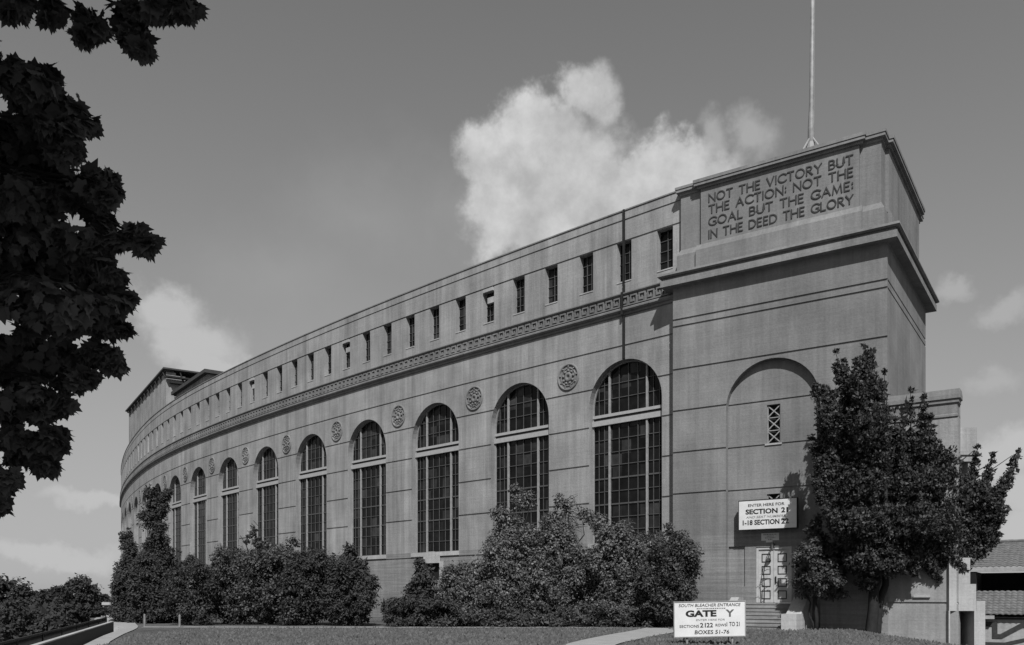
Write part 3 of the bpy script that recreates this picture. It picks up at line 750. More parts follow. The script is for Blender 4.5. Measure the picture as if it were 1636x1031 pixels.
tiles(0.55, BL, 1.35, 0.72, -0.05, 1.92, 9, 0.0).build('awning_roof', M['tile'], tb)
mb = MB(); mb.box(Bm, .0, BL, .2, 1.0, -6, .60)
mb.grid([[Bm(.3, d, z) for d, z in ((-.05, 1.95), (1.45, .66), (1.45, .5), (-.05, .5), (-.05, 1.95))], [Bm(.55, d, z) for d, z in ((-.05, 1.95), (1.45, .66), (1.45, .5), (-.05, .5), (-.05, 1.95))]])
mb.box(Bm, .3, 1.5, .9, 1.42, .50, .68)
bwl = mb.build('wall', M['stone'], tb)
mb = MB()
def zz(pts, hw, j): stroke(mb, lambda s, d, z: Bm(s, d, z), pts, hw, 1.002, 1.03 + .002 * j)
zz([(.35, .40), (.6, .52), (7, .52)], .05, 0)
zz([(.45, -.10), (.8, .22), (1.5, .22), (1.5, -.40), (1.78, -.40), (2.7, .18), (3.35, .22), (3.35, -.40), (3.65, -.40), (4.6, .18), (5.2, .22), (5.2, -.40), (5.5, -.40), (6.5, .18)], .12, 1)
zz([(.75, -.80), (1.95, -.80), (2.8, -.56), (3.5, -.56), (3.6, -.80), (6, -.80)], .09, 2)
mb.build('zigzag_band', M['brickdark'], bwl)

# ------------------------------------------------------------------ press boxes rising behind the far end
hd = 0.5725
pb = thing('press_tower', 'tall light tower with a dark overhanging roof rising behind the far end of the stadium', 'building', (-45.5, 112, 10))
K = Vector((-45.5, 112.0, 0)); a_ = Vector((-math.sin(hd), math.cos(hd), 0)); b_ = Vector((math.cos(hd), math.sin(hd), 0))
Km = frame(K, a_, -b_)                                   # s away along the roof edge, d towards the field's outside
mb = MB()
mb.box(Km, 0, 30, -1.2, 0, 14, 31.2)
mb.box(Km, 0.4, 30, -5.6, -4.8, 14, 30.6); mb.box(Km, 0.0, .6, -5.4, -3.4, 26.0, 30.6); mb.box(Km, 0.0, 0.6, -2.4, -1.202, 27.6, 30.8)
mb.build('wall', M['wall'], pb)
mb = MB(); mb.box(Km, -.5, 30.6, -6.6, .45, 31.42, 31.62); mb.box(Km, -.3, 30.4, -.9, .2, 31.21, 31.418); mb.build('roof', M['roofing'], pb)
for k in range(11):
    mb = MB(); q = .3 + 2.8 * k; mb.grid([[Km(q, .02, 30.3), Km(q, .4, 31.1), Km(q, .02, 31.18), Km(q, .02, 30.3)], [Km(q + .25, .02, 30.3), Km(q + .25, .4, 31.1), Km(q + .25, .02, 31.18), Km(q + .25, .02, 30.3)]])
    for e in (0, .25): mb.face(Km(q + e, .02, 30.3), Km(q + e, .4, 31.1), Km(q + e, .02, 31.18))
    mb.build('eave_bracket', M['roofing'], pb)
mb = MB(); mb.box(Km, .8, 29.5, -4.78, -1.21, 14, 29.8); mb.box(Km, -.02, .02, -3.8, -.1, 22.5, 26.6); mb.build('dark_opening', M['void'], pb)
mb = MB()
for (z, d0, d1) in ((29.6, -3.9, -.4), (28.0, -2.6, -.9), (30.3, -3.2, .2)): mb.box(Km, -.9, -.2, d0, d1, z, z + .22)
mb.tube([Km(-.5, -2.2, 26.2), Km(-.4, -2.6, 28.6), Km(-.3, -1.7, 31.2)], [.18, .14, .1], 6)
mb.build('camera_platform', M['iron'], pb)
lb = thing('press_box', 'long low press box with small dark windows and a dark flat roof behind the parapet', 'building', (-33.5, 95, 10))
hd2 = 0.64; K2 = Vector((-34.2, 95.6, 0)); a2 = Vector((-math.sin(hd2), math.cos(hd2), 0)); b2 = Vector((math.cos(hd2), math.sin(hd2), 0))
Lb = frame(K2, a2, -b2)
mb = MB(); row_wall(mb, Lb, 0, 12.5, levels(18, 26.6, [], [24.7, 25.8]), [(1.3 + 2.6 * k, rect_half(24.7, 25.8, .5)) for k in range(5)], 4.0)
mb.box(Lb, 0, .3, -4, -.01, 18, 26.6); mb.box(Lb, 12.2, 12.5, -4, -.01, 18, 26.6); mb.build('wall', M['wall'], lb)
mb = MB(); mb.box(Lb, .3, 12.2, -.6, -.5, 18, 26.6); mb.build('dark_windows', M['void'], lb)
mb = MB(); mb.box(Lb, -.6, 13, -4.4, .5, 26.61, 27.0); mb.build('roof', M['roofing'], lb)
# ================================================================== ground, paths
def sstep(x, a, b):
    t = np.clip((x - a) / (b - a), 0, 1); return t * t * (3 - 2 * t)
def rail_x(Y): return np.where(Y < 44, -20.98 + .371 * (44 - Y), -20.98 - .62 * (Y - 44))
def ground_z(X, Y):
    X = np.asarray(X, float); Y = np.asarray(Y, float)
    z = np.zeros(np.broadcast(X, Y).shape)
    cr = 16.3 + 0.12 * (Y - 40)
    z = z - 3.6 * sstep(X, cr, cr + 5.2) * sstep(Y, 12, 30)
    d = rail_x(Y) - X                                     # left of the railing the bank falls away
    z = z - 0.5 * sstep(d, -0.9, -0.2) * sstep(Y, 10, 22) * (Y < 60) - 6.0 * sstep(d, 1.0, 14.0)
    z = z + 0.05 * np.sin(X * .31 + 1) * np.sin(Y * .23) * sstep(Y, 5, 15) * (1 - sstep(Y, 38, 44))
    return z
def sheet(name, xs, ys, mat, lift=0.0, kind='structure', mask=None):
    Xg, Yg = np.meshgrid(xs, ys); Zg = ground_z(Xg, Yg) + lift
    n = len(xs); v = np.stack([Xg.ravel(), Yg.ravel(), Zg.ravel()], 1)
    f = [(j * n + i, j * n + i + 1, (j + 1) * n + i + 1, (j + 1) * n + i) for j in range(len(ys) - 1) for i in range(n - 1)]
    me = bpy.data.meshes.new(name); me.from_pydata(v.tolist(), [], f)
    return tag(link_mesh(name, me, mat, None, True), kind=kind)
xs = np.concatenate([np.linspace(-900, -130, 12), np.linspace(-120, -45, 20), np.linspace(-44, 30, 150), np.linspace(32, 120, 16), np.linspace(140, 900, 10)])
ys = np.concatenate([np.linspace(-200, -8, 10), np.linspace(-4, 20, 20), np.linspace(20.5, 60, 120), np.linspace(62, 160, 40), np.linspace(175, 1500, 14)])
sheet('lawn', xs, ys, M['lawn'])
def strip(name, left, right, mat, lift, n=26, thick=0.0):
    """a paved strip between two polylines, following the ground"""
    def res(pl):
        pl = [np.array(p[:2], float) for p in pl]; L = np.concatenate([[0], np.cumsum([np.linalg.norm(b - a) for a, b in zip(pl, pl[1:])])])
        t = np.linspace(0, L[-1], n); return np.stack([np.interp(t, L, [p[i] for p in pl]) for i in (0, 1)], 1)
    a, b = res(left), res(right); rows = []
    for f in np.linspace(0, 1, 9):
        p = a + (b - a) * f; z = ground_z(p[:, 0], p[:, 1]) + lift
        rows.append([Vector((x, y, q)) for (x, y), q in zip(p, z)])
    mb = MB(); m = len(rows[0])
    for k in range(m - 1):                                # slabs with open joints
        mb.grid([[r[k], r[k].lerp(r[k + 1], 1 - .03 / max(.05, (r[k + 1] - r[k]).length))] for r in rows])
    return tag(mb.build(name, mat, None, False), kind='structure')
g = on_ground
strip('sidewalk', [(6.2, 44.6), g(1032, 1004), g(905, 1031), (-1.0, 16)], [(10.2, 43.4), g(1082, 1010), g(985, 1031), (1.8, 20)], M['path'], 0.03)
strip('ramp_path', [(-38.5, 80), (-29.5, 60), g(182, 1003), g(112, 1031), (-9.5, 14)], [(-35.0, 80), (-26.8, 60), g(222, 1003), g(168, 1031), (-7.0, 16)], M['path'], 0.034)
strip('foundation_path', [(-19.6, 44.9), (6.2, 44.6)], [(-19.9, 46.2), (6.0, 45.75)], M['path'], 0.026)

# posts, low wall, railing, barrier at the left
for (px, py, w_) in ((231, 1002, 'leftmost'), (287, 1003, 'second')):
    b = on_ground(px, py); mb = MB(); h = 0.66
    mb.tube([(b.x, b.y, -.2), (b.x, b.y, h), (b.x, b.y, h + .04)], [.06, .055, .03], 8)
    t = mb.build('bollard', M['wood'], None)
    tag(t, 'short pale post nearer the ramp path, at the end of the shrub bed' if px < 260 else 'short pale post standing in front of the shrubs, further from the ramp path', 'post', 'short pale posts by the shrub bed')
def rwall(t): return Vector((-20.4 + 5.6 * t, 43.6 - 15.1 * t, 0))
lwall = thing('low_wall', 'low dark retaining wall with a pale cap beside the ramp path', 'wall', tuple(rwall(.5)))
mb = MB(); dirw = Vector((5.6, -15.1, 0)).normalized(); nw = Vector((dirw.y, -dirw.x, 0))
Lw = frame(rwall(0), dirw, nw); mb.box(Lw, 0, 30, 0, .12, -.9, .36, 10); mb.build('wall', M['brickdark'], lwall)
mb = MB(); mb.box(Lw, -.02, 30, -.02, .14, .361, .40, 10); mb.build('cap', M['stone'], lwall)
rl = thing('railing', 'black iron railing with close uprights sloping away along the left bank', 'railing', (-16.5, 32, -.5))
Rr_ = frame((-20.98, 44, -.5), Vector((.371, -1, 0)).normalized(), (0.94, .35, 0)); RLN = 32
mb = MB(); mb.box(Rr_, 0, RLN, -.03, .03, 1.03, 1.09); mb.build('handrail', M['iron'], rl)
mb = MB(); mb.box(Rr_, 0, RLN, -.02, .02, .16, .20); mb.build('rail', M['iron'], rl)
mb = MB()
for k in range(int(RLN / .16)): mb.box(Rr_, k * .16 + .08, k * .16 + .105, -.0125, .0125, .201, 1.029)
mb.build('uprights', M['iron'], rl)
for k in range(9):
    mb = MB(); mb.box(Rr_, k * 3.9, k * 3.9 + .08, -.04, .04, -.4, 1.10); mb.build('post', M['iron'], rl)
br = thing('barrier', 'small pale two railed barrier across the far end of the path', 'barrier', (-36.6, 78, 0))
mb = MB(); mb.box(WX, -37.6, -35.6, -78.1, -78, .35, .6); mb.box(WX, -37.6, -35.6, -78.1, -78, .85, 1.1); mb.build('rail', M['whitebar'], br)
for q in (-37.5, -36.6, -35.7):
    mb = MB(); mb.box(WX, q - .06, q + .06, -78.25, -78.11, -.3, 1.15); mb.build('post', M['wood'], br)

# ================================================================== vegetation
def leaf_shape(kind):
    if kind == 'maple':
        h = [(0, 0), (.14, .06), (.40, .0), (.38, .22), (.60, .40), (.42, .52), (.36, .78), (.18, .74), (0, 1.1)]
        pts = h + [(-x, y) for x, y in h[-2:0:-1]]
    elif kind == 'fan': pts = [(0, 0), (.38, .22), (.46, .62), (0, 1.0), (-.46, .62), (-.38, .22)]
    elif kind == 'spray': pts = [(0, 0), (.22, .35), (.17, .7), (0, 1.0), (-.17, .7), (-.22, .35)]
    else: pts = [(0, 0), (.30, .45), (0, 1.0), (-.30, .45)]
    return np.array(pts, float)
def leaves_mesh(name, pos, nrm, dirv, size, kind, mat, parent, droop=0.0):
    """one leaf polygon per position: nrm faces out, dirv points along the leaf"""
    sh = leaf_shape(kind); k = len(sh); n = len(pos)
    nrm = nrm / (np.linalg.norm(nrm, axis=1, keepdims=True) + 1e-9)
    dirv = dirv - nrm * (dirv * nrm).sum(1, keepdims=True); dirv = dirv / (np.linalg.norm(dirv, axis=1, keepdims=True) + 1e-9)
    side = np.cross(dirv, nrm)
    bend = (np.abs(sh[:, 0]) * -0.25)[None, :, None]
    v = pos[:, None, :] + size[:, None, None] * (side[:, None, :] * sh[None, :, 0:1] + dirv[:, None, :] * sh[None, :, 1:2] + nrm[:, None, :] * bend)
    v = v.reshape(-1, 3) - np.array(root_loc(parent))
    me = bpy.data.meshes.new(name)
    me.vertices.add(n * k); me.vertices.foreach_set('co', v.ravel().astype(np.float32))
    me.loops.add(n * k); me.loops.foreach_set('vertex_index', np.arange(n * k, dtype=np.int32))
    me.polygons.add(n); me.polygons.foreach_set('loop_start', np.arange(0, n * k, k, dtype=np.int32))
    me.polygons.foreach_set('loop_total', np.full(n, k, np.int32)); me.update(calc_edges=True)
    me.materials.append(mat); o = bpy.data.objects.new(name, me); COL.objects.link(o); o.parent = parent
    return o
def unit(n):
    v = rng.normal(size=(n, 3)); return v / np.linalg.norm(v, axis=1, keepdims=True)
def scatter(lobes, dens, clump_r, per, shell=2.6, up=0.5, hang=0.0, floor=None, fill=0.22):
    """leaves in small rounded clumps over ellipsoid lobes [(centre, radii)], with darker filling inside; positions, normals, directions, scale"""
    P_, N_, D_, S_ = [], [], [], []
    for c, r in lobes:
        c = np.array(c, float); r = np.array(r, float)
        area = 4 * math.pi * (((r[0] * r[1]) ** 1.6 + (r[0] * r[2]) ** 1.6 + (r[1] * r[2]) ** 1.6) / 3) ** (1 / 1.6)
        ns = max(4, int(area * dens / per))
        u = unit(ns); rad = np.minimum(rng.random(ns) ** (1 / shell) * (1 + .06 * rng.normal(size=ns)), 1.12)
        q = c + u * r * rad[:, None]
        idx = np.repeat(np.arange(ns), per); n = ns * per
        cr = min(clump_r, r.min() * .8) * (.6 + .8 * rng.random(ns))
        w = unit(n); f = .55 + .5 * rng.random(n)
        p = q[idx] + w * (cr[idx] * f)[:, None] * np.array([1, 1, .8])
        out = u[idx] / r * r.mean(); out /= np.linalg.norm(out, axis=1, keepdims=True)
        nn = w * .75 + out * .35 + rng.normal(size=p.shape) * .33 + np.array([0, 0, up])
        dd = w * .5 + out * .5 + rng.normal(size=p.shape) * .6 + np.array([0, 0, .2 - hang])
        P_.append(p); N_.append(nn); D_.append(dd); S_.append(np.ones(n))
        m = int(area * dens * fill * .25)
        if m:
            p = c + unit(m) * r * (rng.random(m) ** .5 * .8)[:, None]
            P_.append(p); N_.append(unit(m)); D_.append(unit(m)); S_.append(np.full(m, 2.0))
    p, n, d, z = (np.concatenate(x) for x in (P_, N_, D_, S_))
    if floor is not None:
        k = p[:, 2] > floor; p, n, d, z = p[k], n[k], d[k], z[k]
    return p, n, d, z
def limb(mb, a, b, ra, rb, wob=0.06, n=6, sides=6):
    a, b = Vector(a), Vector(b); L = (b - a).length; pts, rs = [], []
    for k in range(n + 1):
        t = k / n; j = Vector(rng.normal(size=3)) * wob * L * math.sin(math.pi * t)
        pts.append(a.lerp(b, t) + j + Vector((0, 0, .08 * L * math.sin(math.pi * t)))); rs.append(ra + (rb - ra) * t)
    mb.tube(pts, rs, sides); return pts
def px_lobe(px, py, rx, ry, Z, dz=None, depth=None):
    k = Z / F; c = at(px, py, Z); rr = (rx * k, (depth if depth else .5 * (rx + ry) * k), ry * k)
    return (tuple(c), rr)
def plant(name, label, cat, base, lobes, dens, sprig, per, size, kind, leafm, barkm, stems=(), group=None, shell=2.6, up=.5, hang=0., crown='crown', trunk='trunk', floor=None, trunk_r=.12, carve=None):
    t = thing(name, label, cat, tuple(base), group)
    mb = MB()
    for s in stems: limb(mb, *s)
    if stems: mb.build(trunk, barkm, t, True)
    p, n, d, z = scatter(lobes, dens, sprig, per, shell, up, hang, floor)
    sz = size * (0.65 + .7 * rng.random(len(p))) * z
    leaves_mesh(crown, p, n, d, sz, kind, leafm, t)
    return t

# ---- foreground maple: its trunk stands left of the view, its crown is extended unseen over the camera to shade what is seen
Zm = 9.0
mp_l = [(14, 4, 44, 30), (88, 12, 22, 26), (140, 30, 24, 36), (150, 45, 30, 18), (215, 30, 48, 40), (228, 70, 22, 24), (265, 8, 45, 16), (303, 10, 26, 16),
        (40, 120, 62, 40), (80, 165, 62, 48), (125, 195, 42, 22), (40, 230, 95, 60), (95, 235, 45, 22), (110, 290, 72, 34), (175, 290, 28, 30), (165, 330, 45, 34), (60, 330, 80, 60),
        (205, 370, 42, 26), (238, 382, 22, 14), (150, 390, 62, 40), (60, 410, 110, 60), (150, 440, 60, 34), (195, 476, 30, 20), (170, 515, 50, 22), (90, 490, 110, 50),
        (150, 560, 46, 24), (185, 574, 22, 12), (120, 600, 48, 22), (50, 570, 100, 50), (85, 640, 40, 24), (30, 640, 70, 44), (95, 690, 28, 18), (50, 705, 66, 36), (75, 735, 28, 18), (5, 790, 16, 30), (15, 760, 14, 10)]
mp_l += [(-70, 100 + 90 * k, 90, 70) for k in range(8)] + [(-190, 120 + 120 * k, 110, 90) for k in range(6)] + [(-60, -90, 90, 70), (80, -95, 80, 50), (200, -100, 80, 60), (300, -80, 60, 36)]
sat = []
for x, y, rx, ry in mp_l:
    if x > -40:
        for q in range(7):
            a = random.uniform(-1.2, 2.0); e = random.uniform(.8, 1.05); sat.append((x + max(8, rx - 12) * e * math.cos(a), y + max(8, ry - 12) * e * math.sin(a), random.uniform(6, 15), random.uniform(2, 6)))
mp_l = [(x - 9, y, rx, ry) for x, y, rx, ry in mp_l]
sat = [(x - 9, y, rx, ry) for x, y, rx, ry in sat]
lobes = [px_lobe(x, y, max(6, rx - 21), max(5, ry - 18), Zm + random.uniform(-.9, .9)) for x, y, rx, ry in mp_l] + [px_lobe(x, y, rx, ry, Zm + random.uniform(-.9, .9)) for x, y, rx, ry in sat]
fm = thing('maple_tree', 'large dark maple in the left foreground with hanging lobed leaves against the sky', 'tree', (-9.6, 5.5, -.2))
mb = MB(); base = (-9.6, 5.5, -.3); fork = (-9.4, 5.6, 3.2)
mb.tube([base, (-9.6, 5.5, .2), (-9.5, 5.55, 1.6), fork], [.62, .46, .38, .36], 12)
for c, r in ((-7.5, 8.2, 4.2), (-6.8, 8.6, 6.4), (-8, 7.5, 8.5), (-5.5, 5, 9.0), (-6, 4, 11.5), (-11, 8, 7), (-7, 8.8, 2.6)) and [((-7.5, 8.2, 4.2), .13), ((-6.8, 8.6, 6.2), .14), ((-8, 7.5, 8.5), .16), ((-5.5, 4, 8.8), .16), ((-6, 5, 11.8), .15), ((-11.5, 8, 7), .15), ((-7.6, 8.6, 3.0), .10)]:
    limb(mb, fork, c, .22, .05, .04, 7, 8)
for (x, y, r_) in ((60, 130, .045), (110, 290, .05), (165, 330, .035), (215, 375, .03), (100, 450, .05), (160, 515, .03), (60, 600, .045), (60, 700, .04), (-60, 250, .07), (-80, 520, .07), (60, -40, .05), (215, 20, .03), (140, 30, .03), (15, 770, .025)):
    src = Vector((-7.6, 8.0, 4.0)) if y > 400 else (Vector((-7.2, 8.3, 6.2)) if y > 60 else Vector((-7.6, 7.6, 8.2)))
    limb(mb, src, at(x, y, Zm), r_, .012, .05, 7, 6)
mb.build('trunk', M['bark'], fm, True)
lobes += [((-7.6, 8.0, 4.4), (1.5, 1.3, 1.3)), ((-7.4, 8.2, 6.6), (1.6, 1.3, 1.3)), ((-8.4, 7.4, 8.4), (1.8, 1.6, 1.5)), ((-9.6, 7.2, 6.0), (1.8, 1.6, 1.6)), ((-7.4, 8.3, 2.9), (1.1, 1.0, .9)), ((-11.4, 7.8, 7.0), (1.6, 1.5, 1.5))]
p, n, d, z = scatter(lobes, 430, .14, 8, 1.9, .1, 2.0, fill=.12)
sz = .115 * (.5 + 1.0 * rng.random(len(p))) * np.minimum(z, 1.4)
leaves_mesh('crown', p, n, d, sz, 'maple', M['maple'], fm)
over = [((-5.5, 3.2, 8.6), (5.0, 3.2, 2.1)), ((-5.5, 4.2, 11.4), (5.0, 3.8, 2.2)), ((-6.5, 6.4, 14.0), (5.0, 4.2, 2.2)), ((-11, 3.0, 6.5), (3.2, 3.0, 2.6)), ((-10.5, 1.0, 9.5), (4, 3.5, 3))]  # unseen leaf masses above the frame, shaped to shade the visible leaves
p, n, d, z = scatter(over, 30, .4, 10, 1.2, .5, .4, fill=0)
leaves_mesh('crown', p, n, d, .36 * (.7 + .6 * rng.random(len(p))), 'fan', M['maple'], fm)

# ---- the upright tree in front of the tower's right corner
Zt = 41.0
tl = [(1214 + a / 1.986, 512 + b / 1.986, c / 1.986, e / 1.986) for a, b, c, e in [q for q in [(255,130,20,45),(262,165,26,40),(328,105,16,24),(345,125,24,30),(325,150,30,35),(390,190,13,32),(372,225,26,36),(310,220,62,70),(188,222,26,26),(222,250,30,30),(225,310,42,60),(190,415,26,45),(205,470,30,50),(330,340,82,90),(320,430,105,80),(430,320,14,34),(430,370,30,40),(478,255,17,40),(482,310,22,50),(522,280,11,36),(528,330,16,40),(548,335,14,28),(600,325,14,40),(612,365,16,30),(585,370,18,40),(500,410,62,64),(560,430,36,60),(590,400,22,30),(300,520,105,90),(250,560,50,50),(460,540,105,95),(540,520,50,60),(612,500,10,28),(600,540,20,40),(585,570,35,45),(690,430,14,34),(688,480,22,50),(735,455,9,32),(728,505,16,44),(812,430,8,16),(798,450,9,18),(783,478,10,20),(768,505,11,22),(752,530,14,26),(690,560,60,50),(650,600,60,60),(720,610,50,56),(768,608,12,12),(680,670,74,56),(740,690,26,22),(560,650,75,70),(600,740,55,30),(640,775,22,12),(480,640,80,80),(380,660,100,90),(300,640,50,60),(330,760,70,60),(400,770,60,50),(340,830,40,30),(450,760,40,34),(490,815,20,12),(515,790,16,10),(620,815,26,11),(595,800,14,10),(655,760,14,18),(450,830,12,22)] if q[2] >= 24]]
lobes = [px_lobe(x, y, rx * (.8 if rx < 13 else .92), ry * (1.08 if rx < 13 else .95), Zt + random.uniform(-.8, .5), depth=max(.2, min(rx, ry) / F * Zt * (1.0 if min(rx, ry) < 25 else 1.5))) for x, y, rx, ry in tl]
b0 = Vector((17.2, 41.0, -.8)); f0 = at(1402, 925, Zt); f1 = at(1418, 900, Zt + .2); st = []
for tx, ty, ra in ((1350, 620, .09), (1385, 590, .11), (1412, 640, .08), (1320, 700, .08), (1345, 820, .09), (1455, 650, .09), (1482, 680, .07), (1516, 690, .07)):
    st.append((f0 + Vector((random.uniform(-.1, .1), random.uniform(-.1, .1), 0)), at(tx, ty, Zt + random.uniform(-.4, .3)), ra * 1.2, .02, .035))
for tx, ty, ra in ((1556, 720, .07), (1584, 740, .06), (1617, 728, .05), (1560, 840, .06), (1450, 780, .09)):
    st.append((f1, at(tx, ty, Zt + random.uniform(-.4, .3)), ra * 1.2, .015, .03))
st.append((b0, f0, .30, .2, .015)); st.append((b0 + Vector((.35, .1, 0)), f1, .2, .14, .02))
tips = [(1335, 562), (1347, 578), (1380, 553), (1394, 562), (1413, 594), (1303, 617), (1297, 700), (1299, 765), (1430, 655), (1456, 624), (1478, 632), (1489, 667), (1522, 652), (1521, 692), (1524, 757),
        (1562, 716), (1587, 728), (1628, 722), (1607, 812), (1590, 864), (1320, 655), (1366, 578), (1440, 690), (1502, 705), (1545, 765), (1576, 765), (1602, 770), (1500, 930), (1540, 918), (1462, 918), (1325, 830), (1312, 735)]
boughs = []
for k, (x, y) in enumerate(tips):
    h = (1398, 880) if x < 1440 else ((1450, 870) if x < 1530 else (1490, 880))
    za = Zt + random.uniform(-.5, .3); A = at(h[0], h[1], Zt); B = at(x, y, za)
    C = at(h[0] + .8 * (x - h[0]), h[1] - .35 * (h[1] - y), za)
    for q in range(15):
        t = .2 + .8 * q / 14; p = A * (1 - t) ** 2 + C * 2 * t * (1 - t) + B * t * t
        r = .10 + .42 * (1 - t) ** .9
        boughs.append((tuple(p), (r, r, r * 1.5)))
    st_ = [A * (1 - t) ** 2 + C * 2 * t * (1 - t) + B * t * t for t in (0, .25, .5, .75, 1)]
    st.append((st_[1], st_[3], .05, .03, .02)); st.append((st_[3], st_[4], .03, .01, .02))
lobes += boughs + [px_lobe(*q, Zt) for q in ((1510, 750, 22, 46), (1520, 800, 26, 44), (1524, 850, 30, 36), (1490, 895, 30, 15), (1532, 903, 24, 11), (1528, 795, 20, 36), (1538, 845, 24, 26), (1516, 770, 12, 28), (1560, 880, 18, 14), (1440, 900, 26, 22))]
plant('upright_tree', 'tall dark multi stemmed tree with upright pointed boughs in front of the tower corner', 'tree', b0, lobes, 230, .15, 12, .145, 'leaf', M['leaf'], M['bark'], st, up=.2, hang=-.8)

# ---- shrubs
def cone(px, top, bot, hw, Z, n=9, pw=.8):
    return [px_lobe(px + random.uniform(-.12, .12) * hw, top + (bot - top) * (k + .5) / n, max(3, hw * ((k + .6) / n) ** pw), (bot - top) / n * .9, Z + random.uniform(-.4, .4)) for k in range(n)]
def bush(px, top, bot, hw, Z, n=16, sq=.75):
    L = [px_lobe(px, (top + bot) / 2 + 4, hw * .72, (bot - top) * .46, Z)]
    for k in range(n):
        a = 2 * math.pi * k / n + random.uniform(-.25, .25); f = random.uniform(.62, .82)
        L.append(px_lobe(px + math.cos(a) * hw * f, (top + bot) / 2 - math.sin(a) * (bot - top) * .5 * f, hw * random.uniform(.2, .34), (bot - top) * random.uniform(.11, .2), Z + random.uniform(-1.4, .6)))
    return L
def base_of(px, Z): v = at(px, YH, Z); return Vector((v.x, v.y, float(ground_z(v.x, v.y))))
def stems_for(px, Z, tops, r=.07):
    b = base_of(px, Z) - Vector((0, 0, .2)); return [(b + Vector((random.uniform(-.3, .3), random.uniform(-.2, .2), 0)), at(x, y, Z), r, .015, .06) for x, y in tops]
SG = 'shrubs planted along the foot of the arcade wall'
def shrub(name, label, px, Z, lobes, dens, sprig, per, size, kind, mat, tops, floor=0.0, shell=2.6, up=.5):
    return plant(name, label, 'shrub', base_of(px, Z), lobes, dens, sprig, per, size, kind, M[mat], M['bark'], stems_for(px, Z, tops), SG, shell, up, crown='foliage', trunk='stem', floor=floor)
def spikes(lst, Z): return [px_lobe(x, y, w, h, Z + random.uniform(-.5, .5), depth=.3) for x, y, w, h in lst]
shrub('arborvitae', 'tall ragged conical evergreen, leftmost of the shrubs against the wall', 205, 55, cone(205, 850, 1003, 34, 55) + bush(206, 900, 1003, 30, 55, 12) + spikes([(197, 862, 5, 18), (206, 880, 10, 20), (190, 915, 8, 18)], 55), 240, .20, 24, .15, 'spray', 'yew', [(203, 870)])
shrub('arborvitae', 'tallest slender evergreen near the left end, its broken tip reaching the arches', 246, 53, cone(248, 785, 1003, 50, 53, 13, 1.0) + bush(246, 872, 1003, 40, 53, 14) + spikes([(240, 788, 9, 16), (255, 812, 12, 22), (232, 826, 8, 20), (262, 800, 6, 18), (268, 790, 5, 12), (270, 900, 20, 30)], 53), 240, .20, 24, .15, 'spray', 'yew', [(247, 800), (262, 795)])
shrub('rounded_shrub', 'low rounded dark shrub beside the tall slender evergreen', 312, 50, bush(312, 886, 1003, 46, 50), 190, .27, 24, .135, 'leaf', 'dark', [(300, 930), (330, 925)])
shrub('rounded_shrub', 'broad dark shrub in the middle of the left hedge, under the narrow arches', 378, 50.5, bush(378, 872, 1003, 55, 50.5), 190, .27, 24, .135, 'leaf', 'shrub', [(370, 930), (390, 920)])
shrub('tall_shrub', 'dense shrub with thin bare shoots standing up from its top', 440, 50, bush(438, 866, 1003, 58, 50) + spikes([(405, 850, 3, 18), (412, 868, 5, 12), (396, 862, 3, 9), (420, 872, 10, 8), (470, 868, 12, 8)], 50), 190, .27, 24, .135, 'leaf', 'shrub', [(405, 832), (395, 848), (384, 856), (430, 900)])
shrub('rounded_shrub', 'broad shrub next to the smooth round evergreen of the left hedge', 500, 49.5, bush(498, 872, 1003, 50, 49.5), 190, .27, 24, .135, 'leaf', 'dark', [(490, 910), (505, 915)])
shrub('round_evergreen', 'smooth egg shaped evergreen at the right end of the left hedge', 558, 48.5, cone(556, 874, 960, 40, 48.5, 6, .6) + bush(558, 890, 1003, 44, 48.5), 240, .20, 24, .15, 'spray', 'yew', [(556, 920), (548, 910)])
shrub('pointed_evergreen', 'small pointed evergreen standing before the basement window', 672, 48.5, cone(674, 893, 985, 42, 48.5, 7, .7), 240, .20, 24, .15, 'spray', 'yew', [(673, 920)])
shrub('low_juniper', 'low spreading juniper at the foot of the small pointed evergreen', 655, 47, bush(652, 952, 1004, 44, 47) + bush(700, 955, 1004, 40, 47), 240, .20, 24, .15, 'spray', 'yew', [(640, 975), (700, 980)])
shrub('loose_shrub', 'loose light leaved shrub between the pointed evergreen and the largest bush', 745, 48.5, bush(745, 893, 1003, 46, 48.5, 14), 190, .27, 24, .135, 'leaf', 'light', [(730, 910), (750, 900), (770, 915)], shell=2.4)
big = bush(860, 830, 1003, 95, 48, 22) + spikes([(800, 822, 24, 18), (838, 800, 22, 18), (822, 782, 10, 9), (815, 850, 34, 24), (905, 812, 9, 16), (893, 800, 6, 12), (930, 822, 9, 12), (945, 830, 12, 14), (960, 845, 14, 14), (885, 830, 22, 14), (786, 880, 14, 20)], 48)
shrub('flowering_bush', 'largest and widest bush, reaching up between the two nearest arched windows', 860, 48, big, 190, .27, 24, .135, 'leaf', 'light', [(838, 800), (905, 805), (893, 800), (940, 815), (800, 840)], shell=2.4)
shrub('leafy_bush', 'leafy bush below the nearest arched window, left of the round headed small tree', 995, 47.5, bush(990, 842, 1003, 70, 47.5, 18) + spikes([(960, 835, 12, 14), (1000, 848, 12, 16), (1030, 862, 14, 12)], 47.5), 190, .27, 24, .135, 'leaf', 'light', [(985, 860), (1010, 870), (965, 850)], shell=2.4)
plant('small_tree', 'small round headed tree on a short trunk left of the tower door', 'tree', base_of(1076, 45.6), bush(1072, 846, 978, 50, 45.6, 16) + spikes([(1072, 846, 8, 12), (1050, 860, 12, 12)], 45.6), 190, .27, 24, .135, 'leaf', M['shrub'], M['bark'], [(base_of(1078, 45.6) - Vector((0, 0, .2)), at(1075, 900, 45.6), .13, .05, .02)] + stems_for(1077, 45.6, [(1050, 880), (1095, 885)], .05), floor=.5)
